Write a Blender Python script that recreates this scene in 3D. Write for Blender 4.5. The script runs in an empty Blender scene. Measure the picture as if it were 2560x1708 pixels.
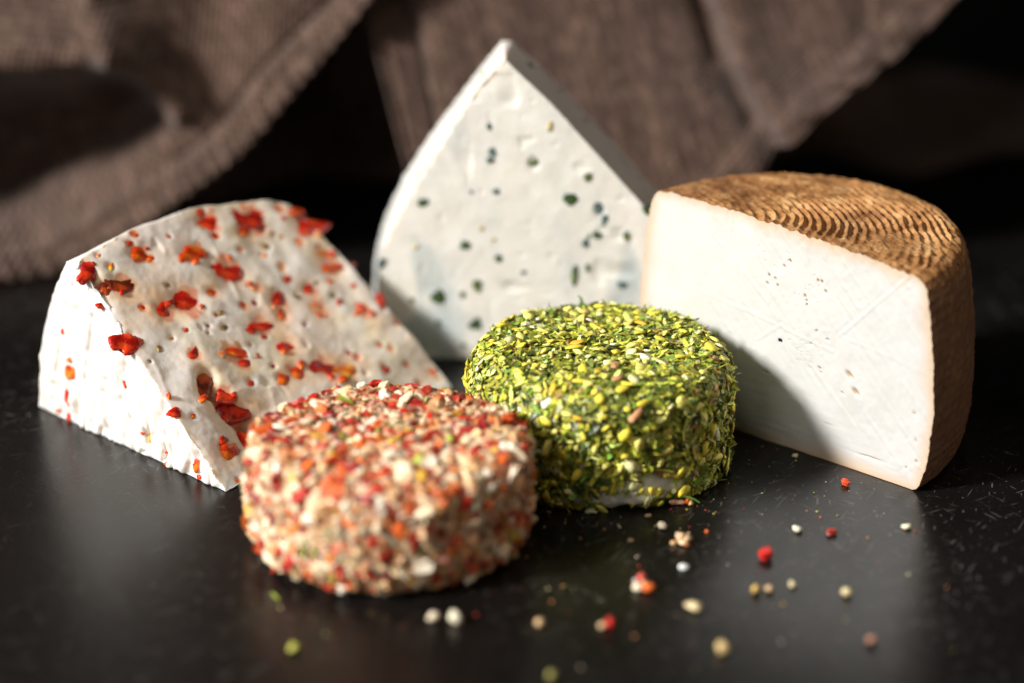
import bpy, bmesh, math, random
import numpy as np
from mathutils import Vector, Matrix, Euler
random.seed(7)
rng = np.random.default_rng(7)
CM = 0.01                      # all builders work in centimetres, meshes are stored in metres
scene = bpy.context.scene

# ------------------------------------------------------------------ camera
cam_data = bpy.data.cameras.new("camera")
cam = bpy.data.objects.new("camera", cam_data)
scene.collection.objects.link(cam)
cam.location = (0, -0.66, 0.3056)
cam.rotation_euler = (math.radians(90 - 22), 0, 0)
cam_data.lens = 85
cam_data.sensor_width = 36
cam_data.clip_start = 0.02
cam_data.clip_end = 20
cam_data.dof.use_dof = True
cam_data.dof.focus_distance = 0.714
cam_data.dof.aperture_fstop = 3.4
scene.camera = cam

# ------------------------------------------------------------------ world, lamps, exposure
world = bpy.data.worlds.new("World")
scene.world = world
world.use_nodes = True
bgn = world.node_tree.nodes["Background"]
bgn.inputs[0].default_value = (1.0, 0.86, 0.74, 1)
bgn.inputs[1].default_value = 0.028

def area_lamp(name, loc, target, size, power, color):
    l = bpy.data.lights.new(name, 'AREA')
    l.shape = 'RECTANGLE'
    l.size, l.size_y = size
    l.energy = power
    l.color = color
    o = bpy.data.objects.new(name, l)
    scene.collection.objects.link(o)
    o.location = loc
    o.rotation_euler = (Vector(target) - Vector(loc)).to_track_quat('-Z', 'Y').to_euler()
    return o
KD = Vector((-0.772, -0.345, 0.534))
area_lamp("window_light", Vector((0, 0, 0.03)) + KD * 4.0, (0, 0, 0.03), (0.60, 0.72), 338, (1.0, 0.975, 0.945))
area_lamp("front_fill", (-0.75, -1.1, 0.62), (0.0, 0.05, 0.04), (0.5, 0.5), 2.4, (1.0, 0.95, 0.90))  # fill lamp added at front left to brighten the front faces
area_lamp("overhead_fill", (-0.35, -0.25, 1.25), (-0.02, 0.05, 0.02), (0.55, 0.45), 2.6, (1.0, 0.97, 0.94))  # overhead fill lamp added to lift the pepper wedge's dim cut slope
area_lamp("right_fill", (1.1, -0.35, 0.5), (0.08, 0.02, 0.03), (0.5, 0.4), 1.3, (1.0, 0.82, 0.68))  # weak warm fill lamp added to lighten the side of the rind
scene.view_settings.view_transform = 'Standard'
scene.view_settings.look = 'None'
scene.view_settings.exposure = 0
scene.view_settings.gamma = 1
scene.cycles.use_denoising = True

# ------------------------------------------------------------------ helpers
def tag(o, label=None, category=None, group=None, kind=None):
    if label: o["label"] = label
    if category: o["category"] = category
    if group: o["group"] = group
    if kind: o["kind"] = kind
    return o

def empty(name, loc=(0, 0, 0)):
    o = bpy.data.objects.new(name, None)
    o.empty_display_size = 0.01
    o.location = Vector(loc) * CM
    scene.collection.objects.link(o)
    return o

def mesh_np(name, V, F, mat, smooth=True, attrs=None):
    """mesh from a vertex array (cm) and an array of equal-sized faces"""
    me = bpy.data.meshes.new(name)
    V = np.asarray(V, dtype=np.float32) * CM
    F = np.asarray(F, dtype=np.int32)
    n, k = F.shape
    me.vertices.add(len(V)); me.vertices.foreach_set("co", V.ravel())
    me.loops.add(n * k); me.loops.foreach_set("vertex_index", F.ravel())
    me.polygons.add(n)
    me.polygons.foreach_set("loop_start", np.arange(0, n * k, k, dtype=np.int32))
    me.polygons.foreach_set("loop_total", np.full(n, k, dtype=np.int32))
    me.update(calc_edges=True)
    me.polygons.foreach_set("use_smooth", np.full(n, smooth, dtype=bool))
    for an, arr in (attrs or {}).items():
        if arr.ndim == 1:
            a = me.attributes.new(an, 'FLOAT', 'POINT'); a.data.foreach_set("value", arr.astype(np.float32))
        else:
            a = me.attributes.new(an, 'FLOAT_COLOR', 'POINT')
            c = np.ones((len(V), 4), dtype=np.float32); c[:, :3] = arr
            a.data.foreach_set("color", c.ravel())
    me.validate()
    if mat: me.materials.append(mat)
    return me

def link(name, me, parent=None, loc=None):
    o = bpy.data.objects.new(name, me)
    scene.collection.objects.link(o)
    if parent: o.parent = parent
    if loc is not None: o.location = Vector(loc) * CM
    return o

_L = np.random.default_rng(3).uniform(-1, 1, (64, 64, 64)).astype(np.float32)
def vnoise(P, s=1.0, off=0.0):
    """smooth value noise in [-1,1]; P is (n,3), s is the size of a lump in cm (scalar or triple)"""
    Q = np.asarray(P, dtype=np.float64) / np.asarray(s) + off * 7.31 + 100.0
    i = np.floor(Q).astype(int); f = Q - i; f = f * f * (3 - 2 * f)
    i &= 63; j = (i + 1) & 63
    r = 0
    for a in (0, 1):
        for b in (0, 1):
            for c in (0, 1):
                w = (f[:, 0] if a else 1 - f[:, 0]) * (f[:, 1] if b else 1 - f[:, 1]) * (f[:, 2] if c else 1 - f[:, 2])
                r = r + w * _L[(j if a else i)[:, 0], (j if b else i)[:, 1], (j if c else i)[:, 2]]
    return r
def fbm(P, s, octs=4, off=0.0):
    r = 0; a = 1.0
    s = np.asarray(s, dtype=float)
    for k in range(octs):
        r = r + a * vnoise(P, s, off + k * 1.7); s = s / 2.03; a *= 0.5
    return r / 1.6

def seg_dist(P, line):
    """distance of points (n,d) to a polyline"""
    best = np.full(len(P), 1e9)
    line = np.asarray(line, dtype=float)
    for a, b in zip(line[:-1], line[1:]):
        ab = b - a
        t = np.clip(((P - a) @ ab) / (ab @ ab), 0, 1)
        best = np.minimum(best, np.linalg.norm(P - a - t[:, None] * ab, axis=1))
    return best

def lump(rings=3, seg=7, jit=0.25, seed=0, flat=0.6, power=1.0):
    """small irregular closed lump about the origin, radius 1; returns V, triangles"""
    r = np.random.default_rng(seed)
    V = [(0, 0, 1.0)]
    for i in range(rings):
        th = math.pi * (i + 1) / (rings + 1)
        for k in range(seg):
            ph = 2 * math.pi * (k + 0.5 * (i % 2)) / seg
            V.append((math.sin(th) ** power * math.cos(ph), math.sin(th) ** power * math.sin(ph), math.cos(th)))
    V.append((0, 0, -1.0))
    V = np.array(V)
    V = V * (1 + r.uniform(-jit, jit, (len(V), 1))) + r.uniform(-jit, jit, V.shape) * 0.35
    V[:, 2] *= flat
    F = []
    for k in range(seg): F.append((0, 1 + k, 1 + (k + 1) % seg))
    for i in range(rings - 1):
        a = 1 + i * seg; b = a + seg
        for k in range(seg):
            k2 = (k + 1) % seg
            F.append((a + k, b + k, b + k2)); F.append((a + k, b + k2, a + k2))
    a = 1 + (rings - 1) * seg; e = len(V) - 1
    for k in range(seg): F.append((a + k, e, a + (k + 1) % seg))
    return V, np.array(F)

def frames(N, rs, tilt):
    """rotation matrices (n,3,3): z along N with a random tilt, random spin"""
    N = N + rs.normal(0, tilt, N.shape); N /= np.linalg.norm(N, axis=1)[:, None]
    R = rs.normal(0, 1, N.shape); U = np.cross(R, N); U /= np.linalg.norm(U, axis=1)[:, None]
    W = np.cross(N, U)
    return np.stack([U, W, N], axis=2)

# ------------------------------------------------------------------ materials
def new_mat(name):
    m = bpy.data.materials.new(name); m.use_nodes = True
    nt = m.node_tree
    return m, nt, nt.nodes["Principled BSDF"]
def node(nt, t, **kw):
    n = nt.nodes.new(t)
    for k, v in kw.items():
        if k.startswith("i_"): n.inputs[int(k[2:])].default_value = v
        else: setattr(n, k, v)
    return n
def noise_tex(nt, scale, detail=3, rough=0.55, mapping=None, coord='Object'):
    tc = nt.nodes.new("ShaderNodeTexCoord")
    n = nt.nodes.new("ShaderNodeTexNoise")
    n.inputs["Scale"].default_value = scale
    n.inputs["Detail"].default_value = detail
    n.inputs["Roughness"].default_value = rough
    if mapping:
        mp = nt.nodes.new("ShaderNodeMapping")
        mp.inputs["Rotation"].default_value = mapping[0]
        mp.vector_type = 'TEXTURE'           # rotate first, then stretch
        mp.inputs["Scale"].default_value = tuple(1.0 / v for v in mapping[1])
        nt.links.new(tc.outputs[coord], mp.inputs[0]); nt.links.new(mp.outputs[0], n.inputs["Vector"])
    else:
        nt.links.new(tc.outputs[coord], n.inputs["Vector"])
    return n
def ramp(nt, src, stops):
    r = nt.nodes.new("ShaderNodeValToRGB")
    el = r.color_ramp.elements
    while len(el) < len(stops): el.new(0.5)
    for e, (p, c) in zip(el, stops):
        e.position = p; e.color = (*c, 1) if len(c) == 3 else c
    nt.links.new(src, r.inputs[0])
    return r
def mix(nt, fac, a, b, mode='MIX'):
    m = nt.nodes.new("ShaderNodeMix"); m.data_type = 'RGBA'; m.blend_type = mode
    for idx, v in ((0, fac), (6, a), (7, b)):
        if hasattr(v, "default_value") or hasattr(v, "is_linked"): nt.links.new(v, m.inputs[idx])
        elif isinstance(v, (tuple, list)): m.inputs[idx].default_value = (*v, 1)
        else: m.inputs[idx].default_value = v
    return m.outputs[2]
def bump(nt, bs, h, strength, dist):
    b = nt.nodes.new("ShaderNodeBump")
    b.inputs["Strength"].default_value = strength; b.inputs["Distance"].default_value = dist
    nt.links.new(h, b.inputs["Height"]); nt.links.new(b.outputs[0], bs.inputs["Normal"])
    return b
def attr(nt, name):
    a = nt.nodes.new("ShaderNodeAttribute"); a.attribute_name = name
    return a

def cheese_mat(name, col, col2, rough=0.42, sss=0.35, radius=(1.0, 0.62, 0.35), scale=0.0035, tint=None, b=0.35):
    m, nt, bs = new_mat(name)
    n = noise_tex(nt, 90, 4)
    c = mix(nt, ramp(nt, n.outputs[0], [(0.35, (0, 0, 0)), (0.7, (1, 1, 1))]).outputs[0], col, col2)
    if tint:
        a = attr(nt, "tint"); c = mix(nt, attr(nt, "tint_amount").outputs["Fac"], c, a.outputs["Color"])
    nt.links.new(c, bs.inputs["Base Color"])
    bs.inputs["Roughness"].default_value = rough
    bs.inputs["Subsurface Weight"].default_value = sss
    bs.inputs["Subsurface Radius"].default_value = radius
    bs.inputs["Subsurface Scale"].default_value = scale
    n2 = noise_tex(nt, 900, 3)
    bump(nt, bs, n2.outputs[0], b, 0.0003)
    return m

def flake_mat(name, rough=0.5, sss=0.0, bright=(0.75, 1.2)):
    """colour from the mesh's own 'tint' attribute, varied a little from piece to piece"""
    m, nt, bs = new_mat(name)
    a = attr(nt, "tint")
    oi = nt.nodes.new("ShaderNodeObjectInfo")
    mr = nt.nodes.new("ShaderNodeMapRange"); nt.links.new(oi.outputs["Random"], mr.inputs[0])
    mr.inputs[3].default_value, mr.inputs[4].default_value = bright
    n = noise_tex(nt, 1100, 2)
    mr2 = nt.nodes.new("ShaderNodeMapRange"); nt.links.new(n.outputs[0], mr2.inputs[0])
    mr2.inputs[1].default_value, mr2.inputs[2].default_value, mr2.inputs[3].default_value, mr2.inputs[4].default_value = 0.3, 0.7, 0.75, 1.25
    mu = node(nt, "ShaderNodeMath", operation='MULTIPLY'); nt.links.new(mr.outputs[0], mu.inputs[0]); nt.links.new(mr2.outputs[0], mu.inputs[1])
    cmb = nt.nodes.new("ShaderNodeCombineColor")
    for i in range(3): nt.links.new(mu.outputs[0], cmb.inputs[i])
    c = mix(nt, 1.0, a.outputs["Color"], cmb.outputs[0], 'MULTIPLY')
    nt.links.new(c, bs.inputs["Base Color"])
    bs.inputs["Roughness"].default_value = rough
    if sss:
        bs.inputs["Subsurface Weight"].default_value = sss
        bs.inputs["Subsurface Radius"].default_value = (1, 0.5, 0.25)
        bs.inputs["Subsurface Scale"].default_value = 0.001
    return m

# ------------------------------------------------------------------ measured positions (cm, world)
PEPPERS = [(-9.56,5.95,5.57,0.82,0.63,'r'),(-8.21,7.06,5.27,1.50,0.53,'d'),(-6.63,7.94,4.67,0.85,0.37,'r'),(-11.37,3.45,5.40,0.53,0.53,'o'),(-9.96,4.45,4.99,0.73,0.46,'o'),(-8.84,4.79,4.39,0.84,0.71,'r'),(-11.74,2.16,4.92,0.97,0.47,'b'),(-12.71,1.86,5.42,0.44,0.73,'d'),(-12.20,1.75,5.00,0.29,0.44,'b'),(-9.94,2.90,4.07,1.12,0.61,'r'),(-10.50,2.15,4.04,0.45,0.58,'r'),(-9.24,3.69,4.04,0.40,0.32,'o'),(-5.72,7.25,3.63,1.35,0.25,'o'),(-6.44,5.88,3.34,0.42,0.33,'r'),(-7.32,4.91,3.40,0.47,0.60,'d'),(-7.16,4.44,3.01,0.19,0.46,'o'),(-6.08,5.48,2.86,0.69,0.47,'p'),(-4.72,6.37,2.41,0.67,0.39,'o'),(-7.76,3.66,2.98,0.78,0.27,'r'),(-11.60,0.26,3.71,0.67,0.57,'r'),(-8.50,2.21,2.66,1.06,0.24,'o'),(-8.17,2.09,2.36,0.45,0.24,'r'),(-9.58,1.34,2.91,0.21,0.52,'d'),(-6.96,3.49,2.32,0.78,0.27,'r'),(-5.84,3.55,1.57,0.84,0.60,'d'),(-5.19,3.90,1.32,0.68,0.52,'y'),(-6.66,2.87,1.75,0.46,0.46,'o'),(-7.02,2.38,1.72,0.35,0.32,'o'),(-4.01,4.80,1.00,0.39,0.19,'r'),(-9.13,0.59,2.17,0.50,0.65,'b'),(-8.58,0.76,1.88,0.52,0.47,'r'),(-8.20,0.53,1.48,0.73,0.73,'d'),(-7.69,0.04,0.84,0.47,0.60,'r'),(-9.94,-0.77,1.95,0.33,0.23,'r'),(-8.36,-0.82,0.80,0.57,0.67,'o'),(-12.33,0.96,4.64,0.31,0.18,'r'),(-7.26,6.05,4.02,0.36,0.22,'p'),(-6.12,7.43,4.02,0.56,0.25,'y'),(-9.30,5.64,5.22,0.19,0.30,'r'),(-8.50,6.43,5.11,0.30,0.36,'o'),(-7.80,6.43,4.61,0.36,0.17,'g'),(-8.81,2.80,3.22,0.29,0.16,'g'),(-8.31,3.93,3.53,0.19,0.27,'o'),(-9.05,3.07,3.55,0.13,0.13,'o'),(-4.88,4.60,1.50,0.22,0.17,'p'),(-4.24,5.48,1.56,0.17,0.17,'o'),(-9.77,4.98,5.16,0.16,0.11,'p'),(-10.50,3.01,4.53,0.19,0.11,'g'),(-7.98,4.78,3.79,0.33,0.25,'p'),(-11.08,1.85,4.27,0.18,0.24,'o'),(-10.22,1.45,3.43,0.18,0.13,'y'),(-9.41,-0.51,1.72,0.13,0.13,'o'),(-6.80,7.29,4.41,0.25,0.20,'p'),(-5.80,6.69,3.36,0.17,0.17,'o'),(-7.61,3.40,2.73,0.16,0.16,'r'),(-8.03,2.80,2.67,0.16,0.11,'p'),(-6.50,4.57,2.62,0.16,0.16,'r'),(-7.11,5.73,3.72,0.19,0.28,'r'),(-11.65,3.60,5.68,0.24,0.13,'r'),(-8.74,6.89,5.54,0.22,0.19,'d'),(-7.52,7.97,5.32,0.42,0.17,'p'),(-6.99,8.22,5.08,0.42,0.20,'o'),(-6.85,8.13,4.93,0.37,0.17,'d'),(-4.27,7.06,2.50,0.23,0.28,'r'),(-12.10,2.49,5.35,0.11,0.32,'y'),(-12.48,2.57,5.67,0.13,0.11,'p'),(-10.48,0.91,3.30,0.10,0.16,'g'),(-10.73,0.31,3.13,0.10,0.10,'g')]
SIDE_PEPPERS = [(-13.56,2.75,1.83,0.38,0.48,'o'),(-13.78,2.95,0.79,0.14,0.41,'r'),(-9.29,-1.29,0.45,0.19,0.33,'o'),(-10.88,0.22,0.72,0.09,0.34,'y'),(-13.74,2.91,3.03,0.13,0.13,'r'),(-10.03,-0.58,2.46,0.10,0.18,'o'),(-14.24,3.39,-0.15,0.11,0.14,'r'),(-9.26,-1.31,0.09,0.10,0.13,'r'),(-11.07,0.40,0.82,0.09,0.09,'r'),(-11.63,0.93,2.16,0.10,0.21,'r'),(-10.37,-0.27,0.12,0.10,0.08,'o'),(-13.56,2.75,2.23,0.11,0.11,'o'),(-10.27,-0.36,0.48,0.08,0.08,'r'),(-13.81,2.99,-0.26,0.11,0.24,'r')]
SPECKS = [(1.83,7.19,5.85,0.42,0.39,'k'),(2.79,7.02,5.61,0.28,0.47,'t'),(2.93,6.99,5.25,0.19,0.31,'t'),(-1.58,7.81,4.12,0.34,0.31,'k'),(-0.62,7.63,7.28,0.19,0.25,'t'),(-0.71,7.65,7.04,0.19,0.19,'t'),(0.69,7.40,7.02,0.39,0.17,'g'),(-2.91,8.05,5.48,0.31,0.23,'k'),(-1.11,7.72,2.75,0.28,0.34,'g'),(-2.47,7.97,2.22,0.37,0.34,'k'),(-0.47,7.61,3.74,0.24,0.23,'k'),(2.72,7.03,4.71,0.28,0.22,'k'),(2.31,7.11,4.37,0.22,0.25,'t'),(-4.25,8.29,3.27,0.23,0.26,'t'),(-0.72,7.65,8.14,0.14,0.17,'t'),(-1.21,7.74,1.37,0.34,0.31,'k'),(3.51,6.89,3.03,0.25,0.20,'t'),(2.01,7.16,3.34,0.20,0.48,'g'),(3.66,6.86,4.78,0.17,0.19,'g'),(2.42,7.09,6.64,0.22,0.19,'g'),(1.20,7.31,8.30,0.14,0.25,'y'),(-0.54,7.62,5.98,0.17,0.17,'t'),(-1.33,7.76,5.90,0.11,0.11,'t'),(-3.19,8.10,3.96,0.17,0.14,'y'),(-1.65,7.82,0.56,0.14,0.14,'g'),(-2.44,7.96,1.28,0.14,0.14,'g'),(4.29,6.75,5.73,0.17,0.25,'k'),(-1.05,7.71,4.71,0.17,0.14,'y'),(-0.63,7.64,4.32,0.14,0.14,'y'),(2.44,7.08,4.63,0.11,0.11,'k'),(2.39,7.09,3.54,0.11,0.20,'g'),(-3.33,8.12,2.06,0.14,0.14,'g'),(-1.64,7.82,2.33,0.14,0.17,'t'),(0.35,7.46,3.30,0.14,0.14,'t')]
LINES = [((1.82,6.61),(4.64,4.48)),((1.12,4.31),(7.06,3.55)),((9.73,6.75),(7.27,4.11)),((7.43,4.08),(10.56,3.68)),((5.17,3.89),(8.85,0.6)),((4.29,3.18),(5.17,3.89)),((3.17,7.24),(3.1,5.97))]
HOLES = [(6.41,5.61),(6.55,5.61),(6.7,5.34),(5.18,5.76),(5.38,5.97),(4.98,5.11),(4.66,5.35),(6.04,4.9),(6.06,4.77),(5.98,5.02),(4.61,5.09),(4.89,5.3),(6.87,3.87),(7.7,2.97),(6.7,2.78),(6.64,2.9),(6.46,4.04),(6.29,3.58),(7.51,2.35),(7.96,2.51),(9.99,2.41),(10.11,1.61),(9.85,0.63),(10.18,0.94),(8.48,0.55),(8.71,0.55),(7.11,1.2),(4.71,2.22),(6.7,1.27)]
HEM_LEFT = [(-23.22,13.50,-1.16),(-20.52,14.20,-0.27),(-18.41,15.50,0.27),(-16.32,16.20,0.51),(-14.15,16.80,1.35),(-12.25,17.30,2.60),(-9.72,18.00,4.36),(-7.49,18.80,6.75),(-5.66,19.40,8.85),(-4.24,20.00,10.63),(-2.60,21.00,12.63)]
L_RIDGE = [(-15.61,11.67),(-14.92,9.34),(-13.72,7.59),(-12.87,6.23),(-12.12,5.50)]
L_BULGE = [(-20.06,7.75),(-17.27,7.75),(-14.65,7.59)]
L_HOLLOW = [(-19.44,4.02),(-17.53,4.35),(-15.96,4.35),(-14.66,5.01)]
L_VALLEY = [(-9.37,11.67),(-10.87,8.86),(-11.75,6.63)]
R_LEFT = [(-6.13,22.00,12.43),(-5.69,20.50,10.35),(-4.96,19.00,7.83),(-3.90,16.80,4.41),(-3.34,15.80,2.61),(-2.72,15.00,0.92),(-2.56,14.80,0.33)]
R_RIGHT = [(19.51,22.00,12.43),(17.16,20.50,10.35),(14.69,19.00,8.15),(10.93,16.80,5.79),(8.73,15.80,4.05),(6.72,15.00,2.23),(5.97,14.80,0.99)]
R_VALLEY = [(6.34,12.02),(6.80,9.68),(7.57,7.29),(8.65,5.51),(9.72,4.36),(9.93,3.20)]
R_STRIPE = [(-4.34,12.79),(-3.86,9.68),(-3.05,6.49),(-2.45,4.03),(-1.84,1.52)]
# ------------------------------------------------------------------ setting: slate surface and backdrop
def slate_material():
    m, nt, bs = new_mat("slate")
    n = noise_tex(nt, 14, 5, 0.6)
    base = ramp(nt, n.outputs[0], [(0.3, (0.0035, 0.003, 0.0028)), (0.55, (0.0055, 0.005, 0.0048)), (0.75, (0.009, 0.0082, 0.0078))]).outputs[0]
    fine = noise_tex(nt, 700, 2)
    base = mix(nt, ramp(nt, fine.outputs[0], [(0.62, (0, 0, 0)), (0.78, (1, 1, 1))]).outputs[0], base, (0.022, 0.020, 0.019))
    cover = noise_tex(nt, 11, 2)
    cov = ramp(nt, cover.outputs[0], [(0.40, (0.12, 0.12, 0.12)), (0.62, (1, 1, 1))]).outputs[0]
    tot = None
    for i, (ang, lx, ly, th) in enumerate(((32, 75, 1500, 0.70), (-34, 110, 1700, 0.70), (64, 60, 1900, 0.70), (82, 170, 1100, 0.70), (-58, 90, 1800, 0.70), (48, 200, 1400, 0.70))):
        s = noise_tex(nt, 1.0, 1, 0.4, ((0, 0, math.radians(ang)), (lx, ly, 1)))
        s.inputs["Distortion"].default_value = 0.15
        r = ramp(nt, s.outputs[0], [(th + 0.02, (0, 0, 0)), (th + 0.06, (1, 1, 1))]).outputs[0]
        tot = r if tot is None else mix(nt, 1.0, tot, r, 'LIGHTEN')
    vo = nt.nodes.new("ShaderNodeTexVoronoi"); vo.inputs["Scale"].default_value = 230
    tc = nt.nodes.new("ShaderNodeTexCoord"); nt.links.new(tc.outputs["Object"], vo.inputs["Vector"])
    dots = ramp(nt, vo.outputs["Distance"], [(0.04, (1, 1, 1)), (0.10, (0, 0, 0))]).outputs[0]
    tot = mix(nt, 1.0, tot, dots, 'LIGHTEN')
    tot = mix(nt, 1.0, tot, cov, 'MULTIPLY')
    col = mix(nt, tot, base, (0.11, 0.105, 0.10))
    nt.links.new(col, bs.inputs["Base Color"])
    rn = noise_tex(nt, 60, 5, 0.65)
    mr = nt.nodes.new("ShaderNodeMapRange"); nt.links.new(rn.outputs[0], mr.inputs[0])
    mr.inputs[3].default_value, mr.inputs[4].default_value = 0.22, 0.37
    nt.links.new(mr.outputs[0], bs.inputs["Roughness"])
    bs.inputs["IOR"].default_value = 1.34
    h = mix(nt, 0.25, fine.outputs[0], tot)
    bump(nt, bs, h, 0.22, 0.0002)
    return m
g = 8
xs = np.linspace(-90, 90, g); ys = np.linspace(-50, 42, g)
V = np.array([(x, y, 0) for y in ys for x in xs]); F = np.array([(j * g + i, j * g + i + 1, (j + 1) * g + i + 1, (j + 1) * g + i) for j in range(g - 1) for i in range(g - 1)])
slate = link("slate_surface", mesh_np("slate_surface", V, F, slate_material()))
tag(slate, "black scratched slate surface under the five cheeses", kind="structure")

bm_, nt_, bs_ = new_mat("dark_backdrop")
bs_.inputs["Roughness"].default_value = 1.0
bs_.inputs["Specular IOR Level"].default_value = 0.0
n_ = noise_tex(nt_, 6, 3)
nt_.links.new(ramp(nt_, n_.outputs[0], [(0.3, (0.0008, 0.0008, 0.0008)), (0.7, (0.0016, 0.0014, 0.0013))]).outputs[0], bs_.inputs["Base Color"])
V = []; nx, nz = 40, 20
for j in range(nz):
    for i in range(nx):
        x = -110 + 220 * i / (nx - 1); V.append((x, 75 + 1.5 * math.sin(x * 0.35) + 0.6 * math.sin(x * 0.9 + 1), -60 + 150 * j / (nz - 1)))
F = np.array([(j * nx + i, j * nx + i + 1, (j + 1) * nx + i + 1, (j + 1) * nx + i) for j in range(nz - 1) for i in range(nx - 1)])
tag(link("dark_backdrop", mesh_np("dark_backdrop", np.array(V), F, bm_)), "black backdrop far behind the cheeses", kind="structure")

# ------------------------------------------------------------------ draped brown cloth
def cloth_material(name, dirang):
    m, nt, bs = new_mat(name)
    n = noise_tex(nt, 35, 4)
    c = ramp(nt, n.outputs[0], [(0.3, (0.044, 0.024, 0.016)), (0.7, (0.085, 0.050, 0.035))]).outputs[0]
    # yarn of the weave follows the cloth's own grid (u along the hem, v across it, in cm)
    a = attr(nt, "weave")
    sep = nt.nodes.new("ShaderNodeSeparateXYZ"); nt.links.new(a.outputs["Vector"], sep.inputs[0])
    def wave(sock, freq):
        mu = node(nt, "ShaderNodeMath", operation='MULTIPLY'); nt.links.new(sock, mu.inputs[0]); mu.inputs[1].default_value = freq
        si = node(nt, "ShaderNodeMath", operation='SINE'); nt.links.new(mu.outputs[0], si.inputs[0])
        return si.outputs[0]
    w1 = wave(sep.outputs[0], 2 * math.pi / 0.36); w2 = wave(sep.outputs[1], 2 * math.pi / 0.32)
    mul = node(nt, "ShaderNodeMath", operation='MULTIPLY'); nt.links.new(w1, mul.inputs[0]); nt.links.new(w2, mul.inputs[1])
    add = node(nt, "ShaderNodeMath", operation='MULTIPLY_ADD'); nt.links.new(w1, add.inputs[0]); add.inputs[1].default_value = 0.25; nt.links.new(mul.outputs[0], add.inputs[2])
    slub = noise_tex(nt, 1.0, 3, 0.6, None, 'Object')
    nt.links.new(a.outputs["Vector"], slub.inputs["Vector"]); slub.inputs["Scale"].default_value = 1.0
    mp = nt.nodes.new("ShaderNodeMapping"); mp.inputs["Scale"].default_value = (3.2, 1.3, 1); nt.links.new(a.outputs["Vector"], mp.inputs[0]); nt.links.new(mp.outputs[0], slub.inputs["Vector"])
    mr = nt.nodes.new("ShaderNodeMapRange"); nt.links.new(add.outputs[0], mr.inputs[0])
    mr.inputs[1].default_value, mr.inputs[2].default_value, mr.inputs[3].default_value, mr.inputs[4].default_value = -1.1, 1.1, 0.3, 1.65
    cm = nt.nodes.new("ShaderNodeCombineColor")
    for i in range(3): nt.links.new(mr.outputs[0], cm.inputs[i])
    c = mix(nt, 1.0, c, cm.outputs[0], 'MULTIPLY')
    c = mix(nt, ramp(nt, slub.outputs[0], [(0.48, (0, 0, 0)), (0.70, (0.75, 0.75, 0.75))]).outputs[0], c, (0.18, 0.112, 0.084))
    nt.links.new(c, bs.inputs["Base Color"])
    bs.inputs["Roughness"].default_value = 0.95
    bs.inputs["Specular IOR Level"].default_value = 0.15
    bs.inputs["Sheen Weight"].default_value = 0.15
    bump(nt, bs, add.outputs[0], 0.8, 0.0006)
    return m
clm = cloth_material("brown_cloth", 0)
cloth = tag(empty("brown_cloth", (0, 20, 0)), "coarse brown woven cloth draped in folds behind the cheeses", "cloth")

def interp(curve, n):
    """Catmull-Rom resampling of a list of points to n points"""
    P = np.array(curve, dtype=float); m = len(P)
    t = np.linspace(0, m - 1, n); i = np.clip(np.floor(t).astype(int), 0, m - 2); f = (t - i)[:, None]
    p0 = P[np.clip(i - 1, 0, m - 1)]; p1 = P[i]; p2 = P[i + 1]; p3 = P[np.clip(i + 2, 0, m - 1)]
    return 0.5 * ((2 * p1) + (-p0 + p2) * f + (2 * p0 - 5 * p1 + 4 * p2 - p3) * f ** 2 + (-p0 + 3 * p1 - 3 * p2 + p3) * f ** 3)

def cloth_sheet(name, P, uv, label=None, thick=0.08):
    """P (nu,nv,3) grid in cm"""
    nu, nv = P.shape[:2]
    idx = np.arange(nu * nv).reshape(nu, nv)
    F = np.stack([idx[:-1, :-1], idx[1:, :-1], idx[1:, 1:], idx[:-1, 1:]], axis=2).reshape(-1, 4)
    V = P.reshape(-1, 3) - np.array((0, 20, 0))
    me = mesh_np(name, V, F, clm, attrs={"weave": uv.reshape(-1, 3)})
    o = link(name, me, cloth)
    s = o.modifiers.new("thickness", 'SOLIDIFY'); s.thickness = thick * CM; s.offset = 0
    if label: o["label"] = label
    return o

# left fold: the hem runs from the slate up to the right, the cloth rises up-left from it
nu, nv = 420, 440
hem = interp([(x, y, max(z, 0.25 + 0.1 * k)) for k, (x, y, z) in enumerate(HEM_LEFT)], nu)
sdir = np.array((-0.60, 0.22, 0.79)); sdir /= np.linalg.norm(sdir)
S = np.linspace(0, 27, nv)  # unseen upper cloth lengthened to block the key lamp from the back fold
P = hem[:, None, :] + S[None, :, None] * sdir
U = np.concatenate([[0], np.cumsum(np.linalg.norm(np.diff(hem, axis=0), axis=1))])
uv = np.zeros((nu, nv, 3)); uv[..., 0] = U[:, None]; uv[..., 1] = S[None, :]
XZ = P[..., [0, 2]].reshape(-1, 2)
def G(d, w): return np.exp(-(d / w) ** 2)
dy = np.zeros(len(XZ))
dy -= 1.3 * G(seg_dist(XZ, L_RIDGE), 0.6)
dy -= 2.2 * G(seg_dist(XZ, L_BULGE), 1.3)
dy += 4.0 * G(seg_dist(XZ, L_HOLLOW + [(-16.5, 3.3), (-18.5, 2.6)]), 1.8)
dy += 0.6 * G(seg_dist(XZ, L_VALLEY), 1.6)
Q = np.column_stack([XZ[:, 0], np.zeros(len(XZ)), XZ[:, 1]])
dy += 0.45 * fbm(Q, (3.0, 1, 5.0), 3, 2.0)
dy = dy.reshape(nu, nv)
fade = np.clip((S - 1.15) / 1.2, 0, 1)[None, :] ** 0.8
band = 1.15 + 0.15 * np.sin(U * 0.8)[:, None]
bs_d = (S[None, :] - band)
dy = dy * fade - (0.45 + 0.75 * np.clip(1 - S[None, :] / band, 0, 1)) / (1 + np.exp(bs_d / 0.07)) - 0.22 * np.exp(-((S[None, :] - 0.35) / 0.35) ** 2)
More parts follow.
